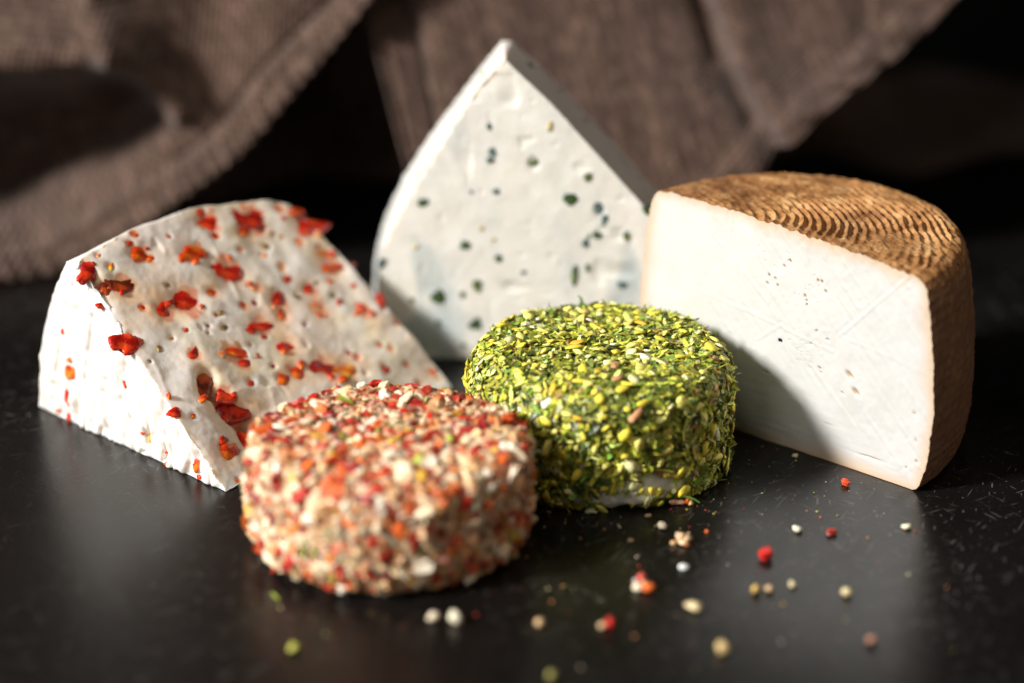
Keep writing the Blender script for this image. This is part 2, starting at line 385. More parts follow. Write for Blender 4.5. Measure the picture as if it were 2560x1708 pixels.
gath = (0.16 * np.sin(U * 10 + 1.5 * np.sin(U * 1.3)) + 0.07 * np.sin(U * 17 + 2))[:, None] * np.exp(-(S[None, :] / 0.7) ** 2)
dy += 0.30 * np.exp(-(bs_d / 0.13) ** 2) - 0.16 * np.exp(-((bs_d + 0.30) / 0.12) ** 2)
P[..., 1] += dy + gath
P[..., 2] += 0.05 * np.sin(U * 10 + 1.3 * np.sin(U * 1.3) + 0.7)[:, None] * np.exp(-(S[None, :] / 0.4) ** 2)
P[..., 2] = np.maximum(P[..., 2], 0.2)
cloth_sheet("cloth_fold", P, uv, "left fold of the cloth with its thick hem running diagonally down to the slate")

# right fold, hanging behind the blue-flecked wedge
nu, nv = 420, 480
left = interp([(-7.6, 30.5, 20.0), (-6.8, 25.5, 15.5)] + R_LEFT, nv); right = interp([(27.0, 30.5, 20.0), (22.5, 25.5, 15.5)] + R_RIGHT, nv)  # two unseen top rows added to keep the key lamp off the back fold
uu = np.linspace(0, 1, nu)[:, None, None]
P = left[None] * (1 - uu) + right[None] * uu
W = np.linalg.norm(right - left, axis=1)
Z = np.concatenate([[0], np.cumsum(np.linalg.norm(np.diff(left, axis=0), axis=1))])
uv = np.zeros((nu, nv, 3)); uv[..., 0] = P[..., 0] + P[..., 2] * 0.35; uv[..., 1] = Z[None, :]
XZ = P[..., [0, 2]].reshape(-1, 2)
dy = 1.3 * G(seg_dist(XZ, R_VALLEY), 0.5) - 0.5 * G(seg_dist(XZ + np.array((-0.9, 0)), R_VALLEY), 0.8)
dy += 0.35 * G(seg_dist(XZ, R_STRIPE), 0.16) + 0.2 * G(seg_dist(XZ + np.array((0.55, 0)), R_STRIPE), 0.10)
Q = np.column_stack([XZ[:, 0] + XZ[:, 1] * 0.35, np.zeros(len(XZ)), XZ[:, 1]])
dy += 0.5 * fbm(Q, (1.9, 1, 9.0), 3, 5.0)
dy = dy.reshape(nu, nv)
dR = (1 - uu[..., 0]) * W[None, :]
dy -= 0.35 / (1 + np.exp((dR - 1.6) / 0.15))
dy += (0.16 * np.sin(Z * 4.1 + 1.2 * np.sin(Z)))[None, :] * np.exp(-(dR / 0.9) ** 2)
dL = uu[..., 0] * W[None, :]
dy -= 0.25 * np.exp(-(dL / 0.12) ** 2)
P[..., 1] += dy
P[..., 2] = np.maximum(P[..., 2], 0.25)
cloth_sheet("cloth_fold", P, uv, "right fold of the cloth with striped selvedge and a deep crease")

# back part of the cloth, lying in low folds in the shade
nu, nv = 260, 120
X = np.linspace(-26, 30, nu)[:, None]; T = np.linspace(0, 1, nv)[None, :]
top = 7.2 - 0.19 * (X + 4) - 0.006 * (X + 4) ** 2
P = np.zeros((nu, nv, 3))
P[..., 0] = X + 1.2 * T
P[..., 2] = 0.25 + np.maximum(top, 1.2) * T ** 0.8
P[..., 1] = 25.5 + 0.22 * np.maximum(X, 0) + 7 * T - 1.6 * np.sin(0.42 * X + 3.2 * T + 0.6) - 0.7 * np.sin(0.9 * X - 4.5 * T) 
uv = np.zeros((nu, nv, 3)); uv[..., 0] = X; uv[..., 1] = T * 9
cloth_sheet("cloth_fold", P, uv, "shaded low fold of the cloth lying at the very back")

# ------------------------------------------------------------------ voxel-skinned solids for the two wedges
def hull_solid(points, voxel=0.05, smooth=5):
    bm = bmesh.new()
    for p in points: bm.verts.new(Vector(p))
    bmesh.ops.convex_hull(bm, input=bm.verts)
    me = bpy.data.meshes.new("tmp"); bm.to_mesh(me); bm.free()
    o = bpy.data.objects.new("tmp", me); scene.collection.objects.link(o)
    r = o.modifiers.new("r", 'REMESH'); r.mode = 'VOXEL'; r.voxel_size = voxel
    s = o.modifiers.new("s", 'SMOOTH'); s.iterations = smooth; s.factor = 0.5
    dg = bpy.context.evaluated_depsgraph_get(); dg.update()
    ev = o.evaluated_get(dg).to_mesh()
    n = len(ev.vertices)
    V = np.empty(n * 3, dtype=np.float32); ev.vertices.foreach_get("co", V); V = V.reshape(-1, 3).astype(float)
    N = np.empty(n * 3, dtype=np.float32); ev.vertices.foreach_get("normal", N); N = N.reshape(-1, 3).astype(float)
    k = len(ev.polygons)
    L = np.empty(len(ev.loops), dtype=np.int32); ev.loops.foreach_get("vertex_index", L)
    F = L.reshape(-1, 4)
    bpy.data.objects.remove(o)
    return V, N, F

def inlay(name, parent, base, n, Ud, Vd, w, h, t, mat, seed, lift=0.0, subd=None, rag=0.24):
    """an irregular chip set into a cut face; Ud, Vd span the face, t is its thickness"""
    r = np.random.default_rng(seed)
    rings, seg = 5, 22
    Vv, F = lump(rings, seg, 0.07, seed, 1.0, 0.75)
    ang = np.arctan2(Vv[:, 1], Vv[:, 0])
    k = r.integers(2, 4)
    ca = np.sort(r.uniform(0, 2 * math.pi, 7)); cr_ = r.uniform(0.58, 1.1, 7)
    shape = np.interp(ang % (2 * math.pi), np.concatenate([ca - 2 * math.pi, ca, ca + 2 * math.pi]), np.tile(cr_, 3)) + rag * np.sin(k * ang + r.uniform(0, 6)) * 0.5 + rag * 0.25 * np.sin((k + 3) * ang + r.uniform(0, 6)) + rag * 0.5 * np.sin(ang + r.uniform(0, 6))
    shape = 1 + (shape - 1) * np.minimum(1, np.hypot(Vv[:, 0], Vv[:, 1]) * 1.2)
    x = Vv[:, 0] * shape * w * 0.54; y = Vv[:, 1] * shape * h * 0.54
    a = r.uniform(-0.25, 0.25) if w != h else r.uniform(0, 6)
    x, y = x * math.cos(a) - y * math.sin(a), x * math.sin(a) + y * math.cos(a)
    z = np.tanh(Vv[:, 2] * 1.6) * t * 0.5 + 0.18 * t * np.sin(x * 9 + seed) 
    V = x[:, None] * Ud + y[:, None] * Vd + (z + lift)[:, None] * n
    me = mesh_np(name, V, F, mat)
    return link(name, me, parent, base)

def pepper_mat(name, a, b, rough=0.27):
    m, nt, bs = new_mat(name)
    n = noise_tex(nt, 220, 3)
    oi = nt.nodes.new("ShaderNodeObjectInfo")
    c = ramp(nt, n.outputs[0], [(0.36, tuple(0.8 * v for v in a)), (0.47, a), (0.58, b), (0.72, (min(b[0] * 1.15, 0.9), b[1] * 1.7, b[2] * 1.3))]).outputs[0]
    nt.links.new(c, bs.inputs["Base Color"])
    bs.inputs["Roughness"].default_value = rough
    bs.inputs["Subsurface Weight"].default_value = 0.3
    bs.inputs["Subsurface Radius"].default_value = (1, 0.25, 0.1)
    bs.inputs["Subsurface Scale"].default_value = 0.0015
    bump(nt, bs, noise_tex(nt, 600, 2).outputs[0], 0.5, 0.0004)
    return m
PEP = {'r': pepper_mat("red_pepper", (0.50, 0.012, 0.006), (0.80, 0.065, 0.012)),
       'd': pepper_mat("dark_red_pepper", (0.32, 0.008, 0.005), (0.66, 0.04, 0.009)),
       'o': pepper_mat("orange_pepper", (0.60, 0.045, 0.006), (0.85, 0.17, 0.015)),
       'b': pepper_mat("brown_pepper", (0.16, 0.02, 0.006), (0.45, 0.06, 0.012)),
       'y': pepper_mat("yellow_pepper", (0.75, 0.16, 0.01), (0.88, 0.42, 0.04)),
       'p': pepper_mat("pale_pepper", (0.80, 0.22, 0.08), (0.86, 0.42, 0.20)),
       'g': pepper_mat("brown_seed", (0.22, 0.13, 0.03), (0.45, 0.30, 0.10))}

# ------------------------------------------------------------------ wedge with red pepper
Dp = np.array((-8.34, -2.18, 0.0)); Cp = np.array((-1.87, 5.67, 0.0)); Lp = np.array((-14.94, 4.05, 0.0))
nM = np.array((0.5199, -0.4284, 0.7390)); nL = np.array((-0.6866, -0.7270, 0.0))
MAIN = [(-13.09,1.90,5.71),(-12.45,2.85,5.81),(-11.69,4.02,5.96),(-10.89,5.01,5.97),(-10.07,6.07,6.01),(-8.83,7.23,5.80),(-7.80,8.05,5.56),(-7.21,8.37,5.33),(-6.43,8.12,4.64),(-5.44,7.75,3.72),(-4.59,7.27,2.84),(-4.16,6.96,2.36),(-3.44,6.39,1.53),(-2.46,5.94,0.57)]
pts = [tuple(Dp), tuple(Cp), tuple(Lp), (-14.46, 3.9, 3.0), (-14.75, 3.95, 1.9), (-14.2, 3.6, 3.9)] + MAIN
for x, y, z in MAIN[1:]: pts.append((x - 0.15 * z * 0.3, y + 0.25 * z * 0.3, 0.0))
pts += [(-14.0, 5.5, 0.0), (-13.0, 7.0, 0.0)]
pts += [(-13.42, 2.42, 5.5)] + [(-12.38, 1.64, 3.5), (-10.48, -0.16, 1.64), (-12.86, 2.09, 4.52)]
V, N, F = hull_solid(pts, 0.055, 3)
Vb = V.copy()
topness = np.clip((N @ nM - 0.6) / 0.3, 0, 1); leftness = np.clip((N @ nL - 0.6) / 0.3, 0, 1)
disp = 0.06 * fbm(Vb, 2.2, 3, 1.0) + 0.035 * fbm(Vb, 0.5, 3, 4.0)
# smeared, drawn-out furrows on the sloping cut
al = (Cp - Dp) / np.linalg.norm(Cp - Dp); ac = np.cross(nM, al)
q = np.column_stack([Vb @ al, Vb @ ac, Vb @ nM])
fl = vnoise(q + 0.5 * np.column_stack([vnoise(q, 1.6, 9), vnoise(q, 1.6, 11), vnoise(q, 1.6, 12)]), (0.8, 2.6, 3.0), 3)
disp += topness * (0.035 *  (1 - np.abs(fl)) ** 3 * np.clip(vnoise(q, 3.0, 21) * 1.6 + 0.3, 0, 1) - 0.02)
fl2 = vnoise(q, (0.35, 1.5, 2.0), 17)
disp += topness * (0.05 * vnoise(q, (1.3, 1.0, 1.3), 24) + 0.05 * vnoise(q, (0.55, 0.7, 0.6), 25) * np.clip(0.4 + vnoise(q, 2.0, 26), 0, 1))
disp -= topness * 0.10 * np.clip(vnoise(q, (0.45, 0.6, 0.5), 27) - 0.6, 0, 1) * 3
# crack
CRACK = [(-9.21,0.81,2.35),(-9.09,0.57,2.13),(-8.55,0.50,1.71),(-8.04,0.36,1.27),(-7.63,0.08,0.82),(-7.31,-0.04,0.52),(-6.99,-0.10,0.26)]
dcr = seg_dist(Vb, CRACK) + 0.12 * vnoise(Vb, 0.4, 6)
disp -= topness * 0.42 * np.exp(-(dcr / 0.26) ** 2)
side_of = (Vb - np.array(CRACK[2])) @ ac
disp += topness * 0.28 * np.exp(-(dcr / 1.2) ** 2) * np.clip(side_of * 1.5, -1, 0.3)
CR2 = [(-12.90,1.89,5.58),(-12.49,1.61,5.12),(-12.22,1.38,4.80),(-12.13,0.94,4.48),(-11.88,0.62,4.12)]
dc2 = seg_dist(Vb, CR2) + 0.1 * vnoise(Vb, 0.35, 8)
disp -= 0.34 * np.exp(-(dc2 / 0.24) ** 2)
# dragged striations on the left cut
qs = np.column_stack([Vb @ np.cross(nL, (0, 0, 1.0)), Vb[:, 2], Vb @ nL])
st = vnoise(np.column_stack([qs[:, 0] + 0.35 * qs[:, 1], qs[:, 1], qs[:, 2]]), (0.16, 1.6, 1.0), 31)
st2 = vnoise(np.column_stack([qs[:, 0] + 0.7 * qs[:, 1], qs[:, 1], qs[:, 2]]), (0.45, 2.0, 1.0), 33)
low = np.clip(1.1 - Vb[:, 2] / 2.4, 0, 1)
disp += leftness * (0.045 * st + 0.06 * st2 + 0.04 * vnoise(Vb, (0.35, 0.35, 0.25), 35) + low * (0.10 * np.clip(st2 - 0.1, 0, 1) - 0.20 * np.clip(1 - np.abs(vnoise(qs, (0.33, 2.2, 1), 37)) * 6, 0, 1)))
stain = np.zeros(len(Vb)); tc_ = np.zeros((len(Vb), 3)) + np.array((0.85, 0.42, 0.18))
for q in range(46):          # small specks between the larger pieces
    a, c_ = rng.uniform(0, 1, 2); e = MAIN[rng.integers(0, len(MAIN))]
    p = (Dp * (1 - a) + Cp * a) * (1 - c_) + np.array(e) * c_
    sz = rng.uniform(0.07, 0.2)
    PEPPERS.append((*p, sz * rng.uniform(0.7, 1.8), sz, 'roypogdp'[rng.integers(0, 8)]))
for (x, y, z, w, h, c) in PEPPERS:
    d2 = ((Vb - np.array((x, y, z))) ** 2).sum(1); rr = 0.5 * (w + h)
    disp -= topness * 0.07 * np.exp(-d2 / (rr * 0.6) ** 2)
    if rr > 0.3: stain += 0.8 * np.exp(-d2 / (rr * 0.85 + 0.15) ** 2)
for (x, y, z, r, a) in ((-6.0, 8.3, 3.7, 1.0, 0.5), (-8.6, 1.6, 2.0, 1.0, 0.35), (-7.6, 1.6, 1.6, 1.2, 0.5), (-11.3, 2.0, 3.6, 1.0, 0.5), (-9.2, 7.0, 4.6, 1.3, 0.25), (-8.6, 5.3, 3.8, 1.3, 0.3), (-5.0, 4.8, 1.5, 1.4, 0.5), (-2.6, 5.8, 0.8, 1.4, 0.5), (-11.0, 5.2, 4.9, 1.2, 0.2), (-4.0, 6.2, 1.6, 1.2, 0.3)):
    c0 = Vb[np.argmin(((Vb - np.array((x, y, z))) ** 2).sum(1))]
    stain += a * np.exp(-((Vb - c0) ** 2).sum(1) / r ** 2)
mott = np.clip(0.62 + 0.75 * fbm(Vb, 0.7, 4, 14), 0, 1.3)
stain = np.clip(stain * mott, 0, 0.8) * topness
juice = np.zeros(len(Vb))
for (x, y, z, w, h, c) in PEPPERS:
    if c in 'rdobpy' and w * h > 0.03:
        d2 = ((Vb - np.array((x, y, z))) ** 2).sum(1)
        juice = np.maximum(juice, np.exp(-d2 / (0.36 * (w + h) + 0.10) ** 2))
juice = np.clip((juice + 0.45 * fbm(Vb, 0.28, 3, 90) - 0.58) * 8, 0, 1) * topness
tc_ = np.array((0.84, 0.47, 0.25)) + (np.array((0.85, 0.66, 0.36)) - np.array((0.84, 0.47, 0.25))) * np.clip(0.5 + fbm(Vb, 1.2, 2, 40), 0, 1)[:, None]
jc = np.array((0.80, 0.13, 0.03)) + (np.array((0.84, 0.34, 0.10)) - np.array((0.80, 0.13, 0.03))) * np.clip(0.5 + 1.2 * vnoise(Vb, 0.35, 93), 0, 1)[:, None]
jm = (juice * 0.8)[:, None]
tc_ = tc_ * (1 - jm) + jc * jm; stain = np.maximum(stain, 0.8 * juice)
V = V + N * disp[:, None]
V[:, 2] = np.maximum(V[:, 2], 0.02)
pw = tag(empty("pepper_cheese_wedge", (-8, 4, 0)), "white cheese wedge full of red pepper pieces, lying with its cut slope to the front", "cheese")
org = np.array((-8, 4, 0.0))
mpw = cheese_mat("pepper_cheese", (0.83, 0.78, 0.71), (0.87, 0.83, 0.77), rough=0.33, sss=0.4, tint=True, b=0.2)
link("cheese_body", mesh_np("cheese_body", V - org, F, mpw, attrs={"tint": tc_, "tint_amount": stain}), pw)
view = np.array((0, -0.927, 0.3746)); rt = np.array((1.0, 0, 0)); upv = np.array((0, 0.3746, 0.927))
def span(n):
    return rt - view * (rt @ n) / (view @ n), upv - view * (upv @ n) / (view @ n)
from mathutils.kdtree import KDTree
kd = KDTree(len(V))
for i, p in enumerate(V): kd.insert(p, i)
kd.balance()
for nn_, lst in ((nM, PEPPERS), (nL, SIDE_PEPPERS)):
    Uv, Vv = span(nn_)
    for i, (x, y, z, w, h, c) in enumerate(lst):
        co, idx, dd = kd.find((x, y, max(z, 0.12)))
        p = np.array(co)
        t = min(0.17, 0.09 + 0.12 * min(w, h)); w *= 1.32; h *= 1.32
        inlay("brown_seed" if c == 'g' else "pepper_piece", pw, p - org, nn_, Uv, Vv, w, h, t, PEP[c], 100 + i + (500 if nn_ is nL else 0), lift=(-t / 2 + 0.05) if c != 'p' else (-t / 2 + 0.03))
# a few satellites hug the big pieces so that clusters have ragged rims
for i, (x, y, z, w, h, c) in enumerate(PEPPERS[:38]):
    if w * h < 0.14: continue
    Uv, Vv = span(nM)
    for k in range(1):
        a = rng.uniform(0, 6.28); rr = rng.uniform(0.8, 1.15)
        p0 = np.array((x, y, z)) + Uv * math.cos(a) * w * 0.55 * rr + Vv * math.sin(a) * h * 0.55 * rr
        co, idx, dd = kd.find(p0)
        if dd > 0.35: continue
        s = rng.uniform(0.12, 0.30)
        inlay("pepper_piece", pw, np.array(co) - org, nM, Uv, Vv, s * rng.uniform(0.7, 1.5), s, 0.12, PEP[rng.choice(list('roodp'))], 900 + 3 * i + k)

# ------------------------------------------------------------------ wedge flecked with blue mould and herbs
BLUE = [(-0.22,7.56,10.45),(-1.02,7.70,9.56),(-1.72,7.83,8.38),(-2.28,7.93,7.47),(-2.93,8.05,6.34),(-3.52,8.16,5.33),(-3.92,8.23,4.48),(-4.31,8.30,3.75),(-4.45,8.32,2.40),(-4.42,8.32,0.00),(0.44,7.44,9.71),(1.34,7.28,8.99),(1.96,7.17,8.17),(3.00,6.98,7.12),(3.64,6.87,6.44),(4.34,6.74,5.66),(5.35,6.56,4.60),(5.40,6.55,0.00),(-0.35,10.63,10.28),(-1.20,10.79,9.37),(-2.07,10.94,8.29),(-2.66,11.05,7.49),(-3.40,11.18,6.34),(-3.94,11.28,5.43),(-4.41,11.36,4.47),(-4.77,11.43,3.51),(-4.90,11.45,2.88),(-5.05,11.48,2.22),(-5.11,11.49,1.25),(-5.00,11.45,0.00),(0.00,10.57,10.26),(0.92,10.40,9.54),(2.21,10.17,8.21),(3.50,9.94,6.87),(4.66,9.73,5.59),(5.54,9.57,4.59),(6.00,9.50,4.10),(6.00,9.50,0.00)]
BLUE = [(x + (0.30 * min(1.0, max(0.0, (10.3 - z) / 1.5)) if (y > 10 and x < -0.3) else 0.0), y, z) for x, y, z in BLUE]
V, N, F = hull_solid(BLUE, 0.055, 3)
front = np.clip((-N[:, 1] - 0.6) / 0.3, 0, 1)
disp = -0.08 + 0.03 * fbm(V, 1.6, 3, 50) + 0.015 * fbm(V, 0.45, 3, 51)
hol = vnoise(V, (0.32, 0.5, 0.26), 52); disp -= front * 0.03 * np.clip(hol - 0.62, 0, 1) * 3
pit = vnoise(V, (0.7, 0.7, 0.7), 55); disp -= front * 0.06 * np.clip(pit - 0.6, 0, 1) * 3
bl = np.clip(fbm(V, (1.1, 1.1, 1.5), 3, 60) * 2.6 - 0.3, 0, 1) * 0.75 * np.clip(0.4 + 0.9 * vnoise(V, 3, 61), 0.05, 1)
for (x, y, z, w, h, c) in SPECKS:
    if c in 'tkg': bl = np.maximum(bl, (0.75 if c == 't' else 0.5) * np.exp(-((V - np.array((x, y, z))) ** 2).sum(1) / (0.34 * (w + h)) ** 2) * np.clip(0.8 + vnoise(V, 0.25, 63), 0.2, 1.3))
crm = np.clip(fbm(V, 2.0, 2, 64) * 1.4, 0, 1) * 0.35
tcol = np.where((bl > crm)[:, None], np.array((0.33, 0.41, 0.42)), np.array((0.80, 0.73, 0.58)))
V2 = V + N * disp[:, None]; V2[:, 2] = np.maximum(V2[:, 2], 0.02)
bw = tag(empty("blue_cheese_wedge", (0, 9, 0)), "tall pointed ivory cheese wedge with blue-green flecks standing at the back", "cheese")
org = np.array((0, 9, 0.0))
mbw = cheese_mat("blue_cheese", (0.67, 0.645, 0.585), (0.74, 0.72, 0.665), rough=0.45, sss=0.35, tint=True)
link("cheese_body", mesh_np("cheese_body", V2 - org, F, mbw, attrs={"tint": tcol, "tint_amount": np.maximum(bl, crm)}), bw)
kd = KDTree(len(V2))
for i, p in enumerate(V2): kd.insert(p, i)
kd.balance()
HB = {'k': pepper_mat("dark_green_herb", (0.008, 0.028, 0.008), (0.05, 0.10, 0.02), 0.5),
      't': pepper_mat("blue_green_mould", (0.035, 0.065, 0.06), (0.11, 0.15, 0.14), 0.6),
      'g': pepper_mat("green_herb", (0.05, 0.075, 0.02), (0.14, 0.17, 0.06), 0.5),
      'y': pepper_mat("tan_fleck", (0.50, 0.40, 0.20), (0.62, 0.52, 0.30), 0.5)}
nF = np.array((-0.1772, -0.9842, 0)); Uv, Vv = span(nF)
for i, (x, y, z, w, h, c) in enumerate(SPECKS):
    co, idx, dd = kd.find((x, y, z))
    inlay("mould_fleck" if c == 't' else "herb_fleck", bw, np.array(co) - org, nF, Uv, Vv, w * 1.32, h * 1.32, 0.09, HB[c], 2000 + i, rag=0.22)
nR = np.array((0.74, 0.05, 0.67)); nR /= np.linalg.norm(nR)
ta = np.cross(nR, (0, 1.0, 0)); tb = np.array((0, 1.0, 0))
for i, (x, y, z, s) in enumerate(((0.6, 9.4, 9.65, 0.32), (1.5, 9.6, 8.7, 0.14), (2.3, 9.2, 7.8, 0.2), (3.3, 10.0, 6.8, 0.2), (4.1, 9.4, 5.8, 0.16), (1.0, 10.3, 9.3, 0.12), (2.9, 10.3, 7.2, 0.14))):
    co, idx, dd = kd.find((x, y, z))
    inlay("herb_fleck", bw, np.array(co) - org, nR, ta, tb, s, s * 0.8, 0.06, HB['kg'[i % 2]], 2100 + i)
nS = np.array((-0.85, -0.1, 0.5)); nS /= np.linalg.norm(nS); ta = np.cross(nS, (0, 1.0, 0))
for i, (x, y, z, s) in enumerate(((-1.0, 9.3, 9.45, 0.25), (-2.5, 9.4, 7.3, 0.16), (-3.2, 9.1, 6.2, 0.2), (-4.3, 9.5, 4.5, 0.16), (-1.9, 9.9, 8.3, 0.14))):
    co, idx, dd = kd.find((x, y, z))
    inlay("herb_fleck", bw, np.array(co) - org, nS, ta, tb, s, s * 0.6, 0.06, HB['gt'[i % 2]], 2200 + i)

# ------------------------------------------------------------------ half wheel with ridged brown rind
S0 = np.array((4.24, 4.80)); SD = np.array((0.741, -0.672)); SN = np.array((0.672, 0.741))   # along the cut, away from the camera
SC, HW = 5.15, 5.45                                    # middle of the cut and half its length
def side_profile(n_side, n_top):
    """half outline from the top centre over the shoulder down to the bottom centre: (radius fraction, height 0..1), tagged 0 top 1 side 2 bottom"""
    pr = []
    for k in range(n_top): pr.append((0.84 * k / n_top, 1.0 - 0.02 * (k / n_top) ** 3, 0))
    ctl = [(0.84, 0.978), (0.895, 0.958), (0.925, 0.90), (0.955, 0.78), (0.985, 0.58), (1.0, 0.38), (0.995, 0.20), (0.975, 0.09), (0.94, 0.02), (0.90, 0.0)]
    for p in interp([(a, b, 0) for a, b in ctl], n_side): pr.append((p[0], p[1], 1))
    for k in range(1, 16): pr.append((0.90 * (1 - k / 15), 0.0, 2))
    return np.array(pr)
def wheel_points(phi, pr):
    """world points of the rind for angle phi (0 = right end of the cut, pi = left end), displaced by its ridges"""
    phi = np.atleast_1d(phi)
    R = HW * pr[None, :, 0]
    depth = 1.20
    s = SC + R * np.cos(phi)[:, None]; d = R * np.sin(phi)[:, None] * depth
    H = 7.25 - 0.055 * s
    z = H * pr[None, :, 1]
    X = S0[0] + s * SD[0] + d * SN[0]; Y = S0[1] + s * SD[1] + d * SN[1]
    z = z + 0 * X; P = np.stack([X, Y, z], axis=2)
    sh = P.shape; Q = P.reshape(-1, 3)
    sf = s.reshape(-1); df = d.reshape(-1); zf = (z + 0 * s).reshape(-1)
    rr = np.hypot(sf - SC, df); an = np.arctan2(df, sf - SC)
    kind = np.broadcast_to(pr[None, :, 2], s.shape).reshape(-1)
    wob = 0.20 * vnoise(Q, 1.3, 70) + 0.05 * vnoise(Q, 0.45, 71)
    # plaited imprint: arcs bowed round the left part of the cut
    c2 = np.hypot(sf - 1.9, (df + 0.4) * 1.35)
    ph = 2 * math.pi * (c2 + wob) / 0.30
    ridge = (1 - np.abs(np.sin(ph / 2)) ** 1.3 * 1.8) * (1 - 0.75 * np.clip(vnoise(Q, (0.5, 0.5, 0.5), 76) * 2.2 - 0.5, 0, 1))
    patch = np.clip(0.50 + 1.0 * vnoise(Q, 1.3, 73) + 0.10 * (sf - SC), 0.08, 1)
    rough = fbm(Q, 0.22, 3, 74)
    edge_mess = np.exp(-(df / 0.5) ** 2)
    top = (kind == 0) | ((kind == 1) & (zf > 0.93 * 7.25))
    dtop = 0.064 * ridge * patch * (1 - 0.6 * edge_mess) + 0.055 * rough + 0.05 * edge_mess * vnoise(Q, 0.2, 75)
    phs = 2 * math.pi * (zf + 0.25 * sf * 0.3 + 0.25 * wob) / 0.30
    dside = 0.010 * np.sin(phs) + 0.055 * rough + 0.03 * vnoise(Q, 0.8, 78)
    dside = dside + 0.035 * np.abs(np.sin(2 * math.pi * an * HW / 0.34)) * (zf < 0.35)
    # outward direction
    nr = np.stack([np.cos(an) * SD[0] + np.sin(an) * SN[0], np.cos(an) * SD[1] + np.sin(an) * SN[1], 0 * an], axis=1)
    zt = np.clip((zf / 7.1 - 0.90) / 0.075, 0, 1) ; zt = np.where(kind == 0, 1, zt)
    zbm = np.where(kind == 2, 1, np.clip((0.10 - zf / 7.1) / 0.09, 0, 1))
    nv_ = nr * (1 - zt)[:, None] * (1 - 0.5 * zbm)[:, None]; nv_[:, 2] += zt - 0.5 * zbm
    amt = dtop * zt + dside * (1 - zt)
    amt = np.where(kind == 2, 0.03 * np.sin(2 * math.pi * sf / 0.3), amt)
    Q = Q + nv_ * amt[:, None]
    cav = np.clip(ridge * zt * patch, -1, 1)
    return Q.reshape(sh), cav.reshape(sh[:2])
pr = side_profile(150, 230)
nphi = 620
phis = np.linspace(0, math.pi, nphi)
P, cav = wheel_points(phis, pr)
P[..., 2] = np.maximum(P[..., 2], 0.015)
nu, nv = P.shape[:2]
idx = np.arange(nu * nv).reshape(nu, nv)
F = np.stack([idx[:-1, :-1], idx[:-1, 1:], idx[1:, 1:], idx[1:, :-1]], axis=2).reshape(-1, 4)
hw = tag(empty("half_cheese_wheel", (8, 1.5, 0)), "halved white cheese wheel with ridged brown rind standing on the right", "cheese")
org = np.array((8, 1.5, 0.0))
m, nt, bs = new_mat("brown_rind")
n1 = noise_tex(nt, 130, 4, 0.6); n2 = noise_tex(nt, 30, 3)
c = ramp(nt, n1.outputs[0], [(0.28, (0.16, 0.06, 0.018)), (0.5, (0.40, 0.19, 0.065)), (0.72, (0.60, 0.36, 0.16))]).outputs[0]
c = mix(nt, ramp(nt, n2.outputs[0], [(0.45, (0, 0, 0)), (0.68, (0.75, 0.75, 0.75))]).outputs[0], c, (0.14, 0.055, 0.022))
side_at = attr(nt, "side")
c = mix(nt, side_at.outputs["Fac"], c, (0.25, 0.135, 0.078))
spk = noise_tex(nt, 420, 2)
c = mix(nt, ramp(nt, spk.outputs[0], [(0.66, (0, 0, 0)), (0.74, (0.6, 0.6, 0.6))]).outputs[0], c, (0.03, 0.015, 0.008))
nt.links.new(c, bs.inputs["Base Color"]); bs.inputs["Roughness"].default_value = 0.48
bump(nt, bs, n1.outputs[0], 0.5, 0.0006)
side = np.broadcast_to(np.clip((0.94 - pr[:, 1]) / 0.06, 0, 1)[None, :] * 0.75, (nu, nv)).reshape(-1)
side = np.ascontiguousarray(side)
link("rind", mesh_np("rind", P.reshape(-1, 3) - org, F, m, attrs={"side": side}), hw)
# cut face: fan from its middle out to the displaced rind outline
right, left_ = P[0], P[-1]
loop = np.concatenate([left_[::-1], right[1:-1]], axis=0)          # bottom centre, left side, top, right side, back to the bottom
loop = np.concatenate([left_[::-1][:-1], right[:-1]], axis=0)
mid = np.array((S0[0] + SC * SD[0], S0[1] + SC * SD[1], 3.4))
ns = 150
tt = np.linspace(0, 1, ns)[:, None, None] ** 0.85
Pc = mid + (loop[None] - mid) * tt
sq = (Pc[..., :2] - S0) @ SD; zq = Pc[..., 2]
SZ = np.stack([sq, zq], axis=2).reshape(-1, 2)
o3 = np.column_stack([SZ[:, 0], SZ[:, 1], np.zeros(len(SZ))])
dd = 0.05 * fbm(o3, 1.8, 3, 80) + 0.010 * vnoise(np.column_stack([o3[:, 0] * 0.7 + o3[:, 1] * 0.7, o3[:, 0] * -0.7 + o3[:, 1] * 0.7, o3[:, 2]]), (0.12, 1.6, 1), 81) + 0.008 * vnoise(o3, 0.15, 82)
for a, b in LINES:
    dl = seg_dist(SZ, [a, ((a[0] + b[0]) / 2 + 0.03, (a[1] + b[1]) / 2 + 0.05), b])
    dd += 0.006 * np.exp(-(dl / 0.05) ** 2) - 0.004 * np.exp(-((dl - 0.10) / 0.05) ** 2)
tint_a = np.zeros(len(SZ)); hr = np.random.default_rng(5)
extra = [(6.2 + hr.normal(0, .35), 3.4 + hr.normal(0, .35)) for _ in range(22)] + [(hr.uniform(4.2, 7), hr.uniform(4.6, 6.3)) for _ in range(14)]
for k, (a, b) in enumerate(HOLES + extra):
    big = (a, b) in ((7.96, 2.51), (7.70, 2.97))
    rx, rz = (0.13, 0.09) if big else ((hr.uniform(0.035, 0.06), hr.uniform(0.03, 0.05)) if k < len(HOLES) else (0.028, 0.022))
    e = ((SZ[:, 0] - a) / rx) ** 2 + ((SZ[:, 1] - b + 0.5 * (SZ[:, 0] - a)) / rz) ** 2
    hgt = np.exp(-e ** 1.5)
    dd -= (0.07 if k < len(HOLES) else 0.03) * hgt
    tint_a = np.maximum(tint_a, hgt * (0.85 if k < len(HOLES) else 0.35))
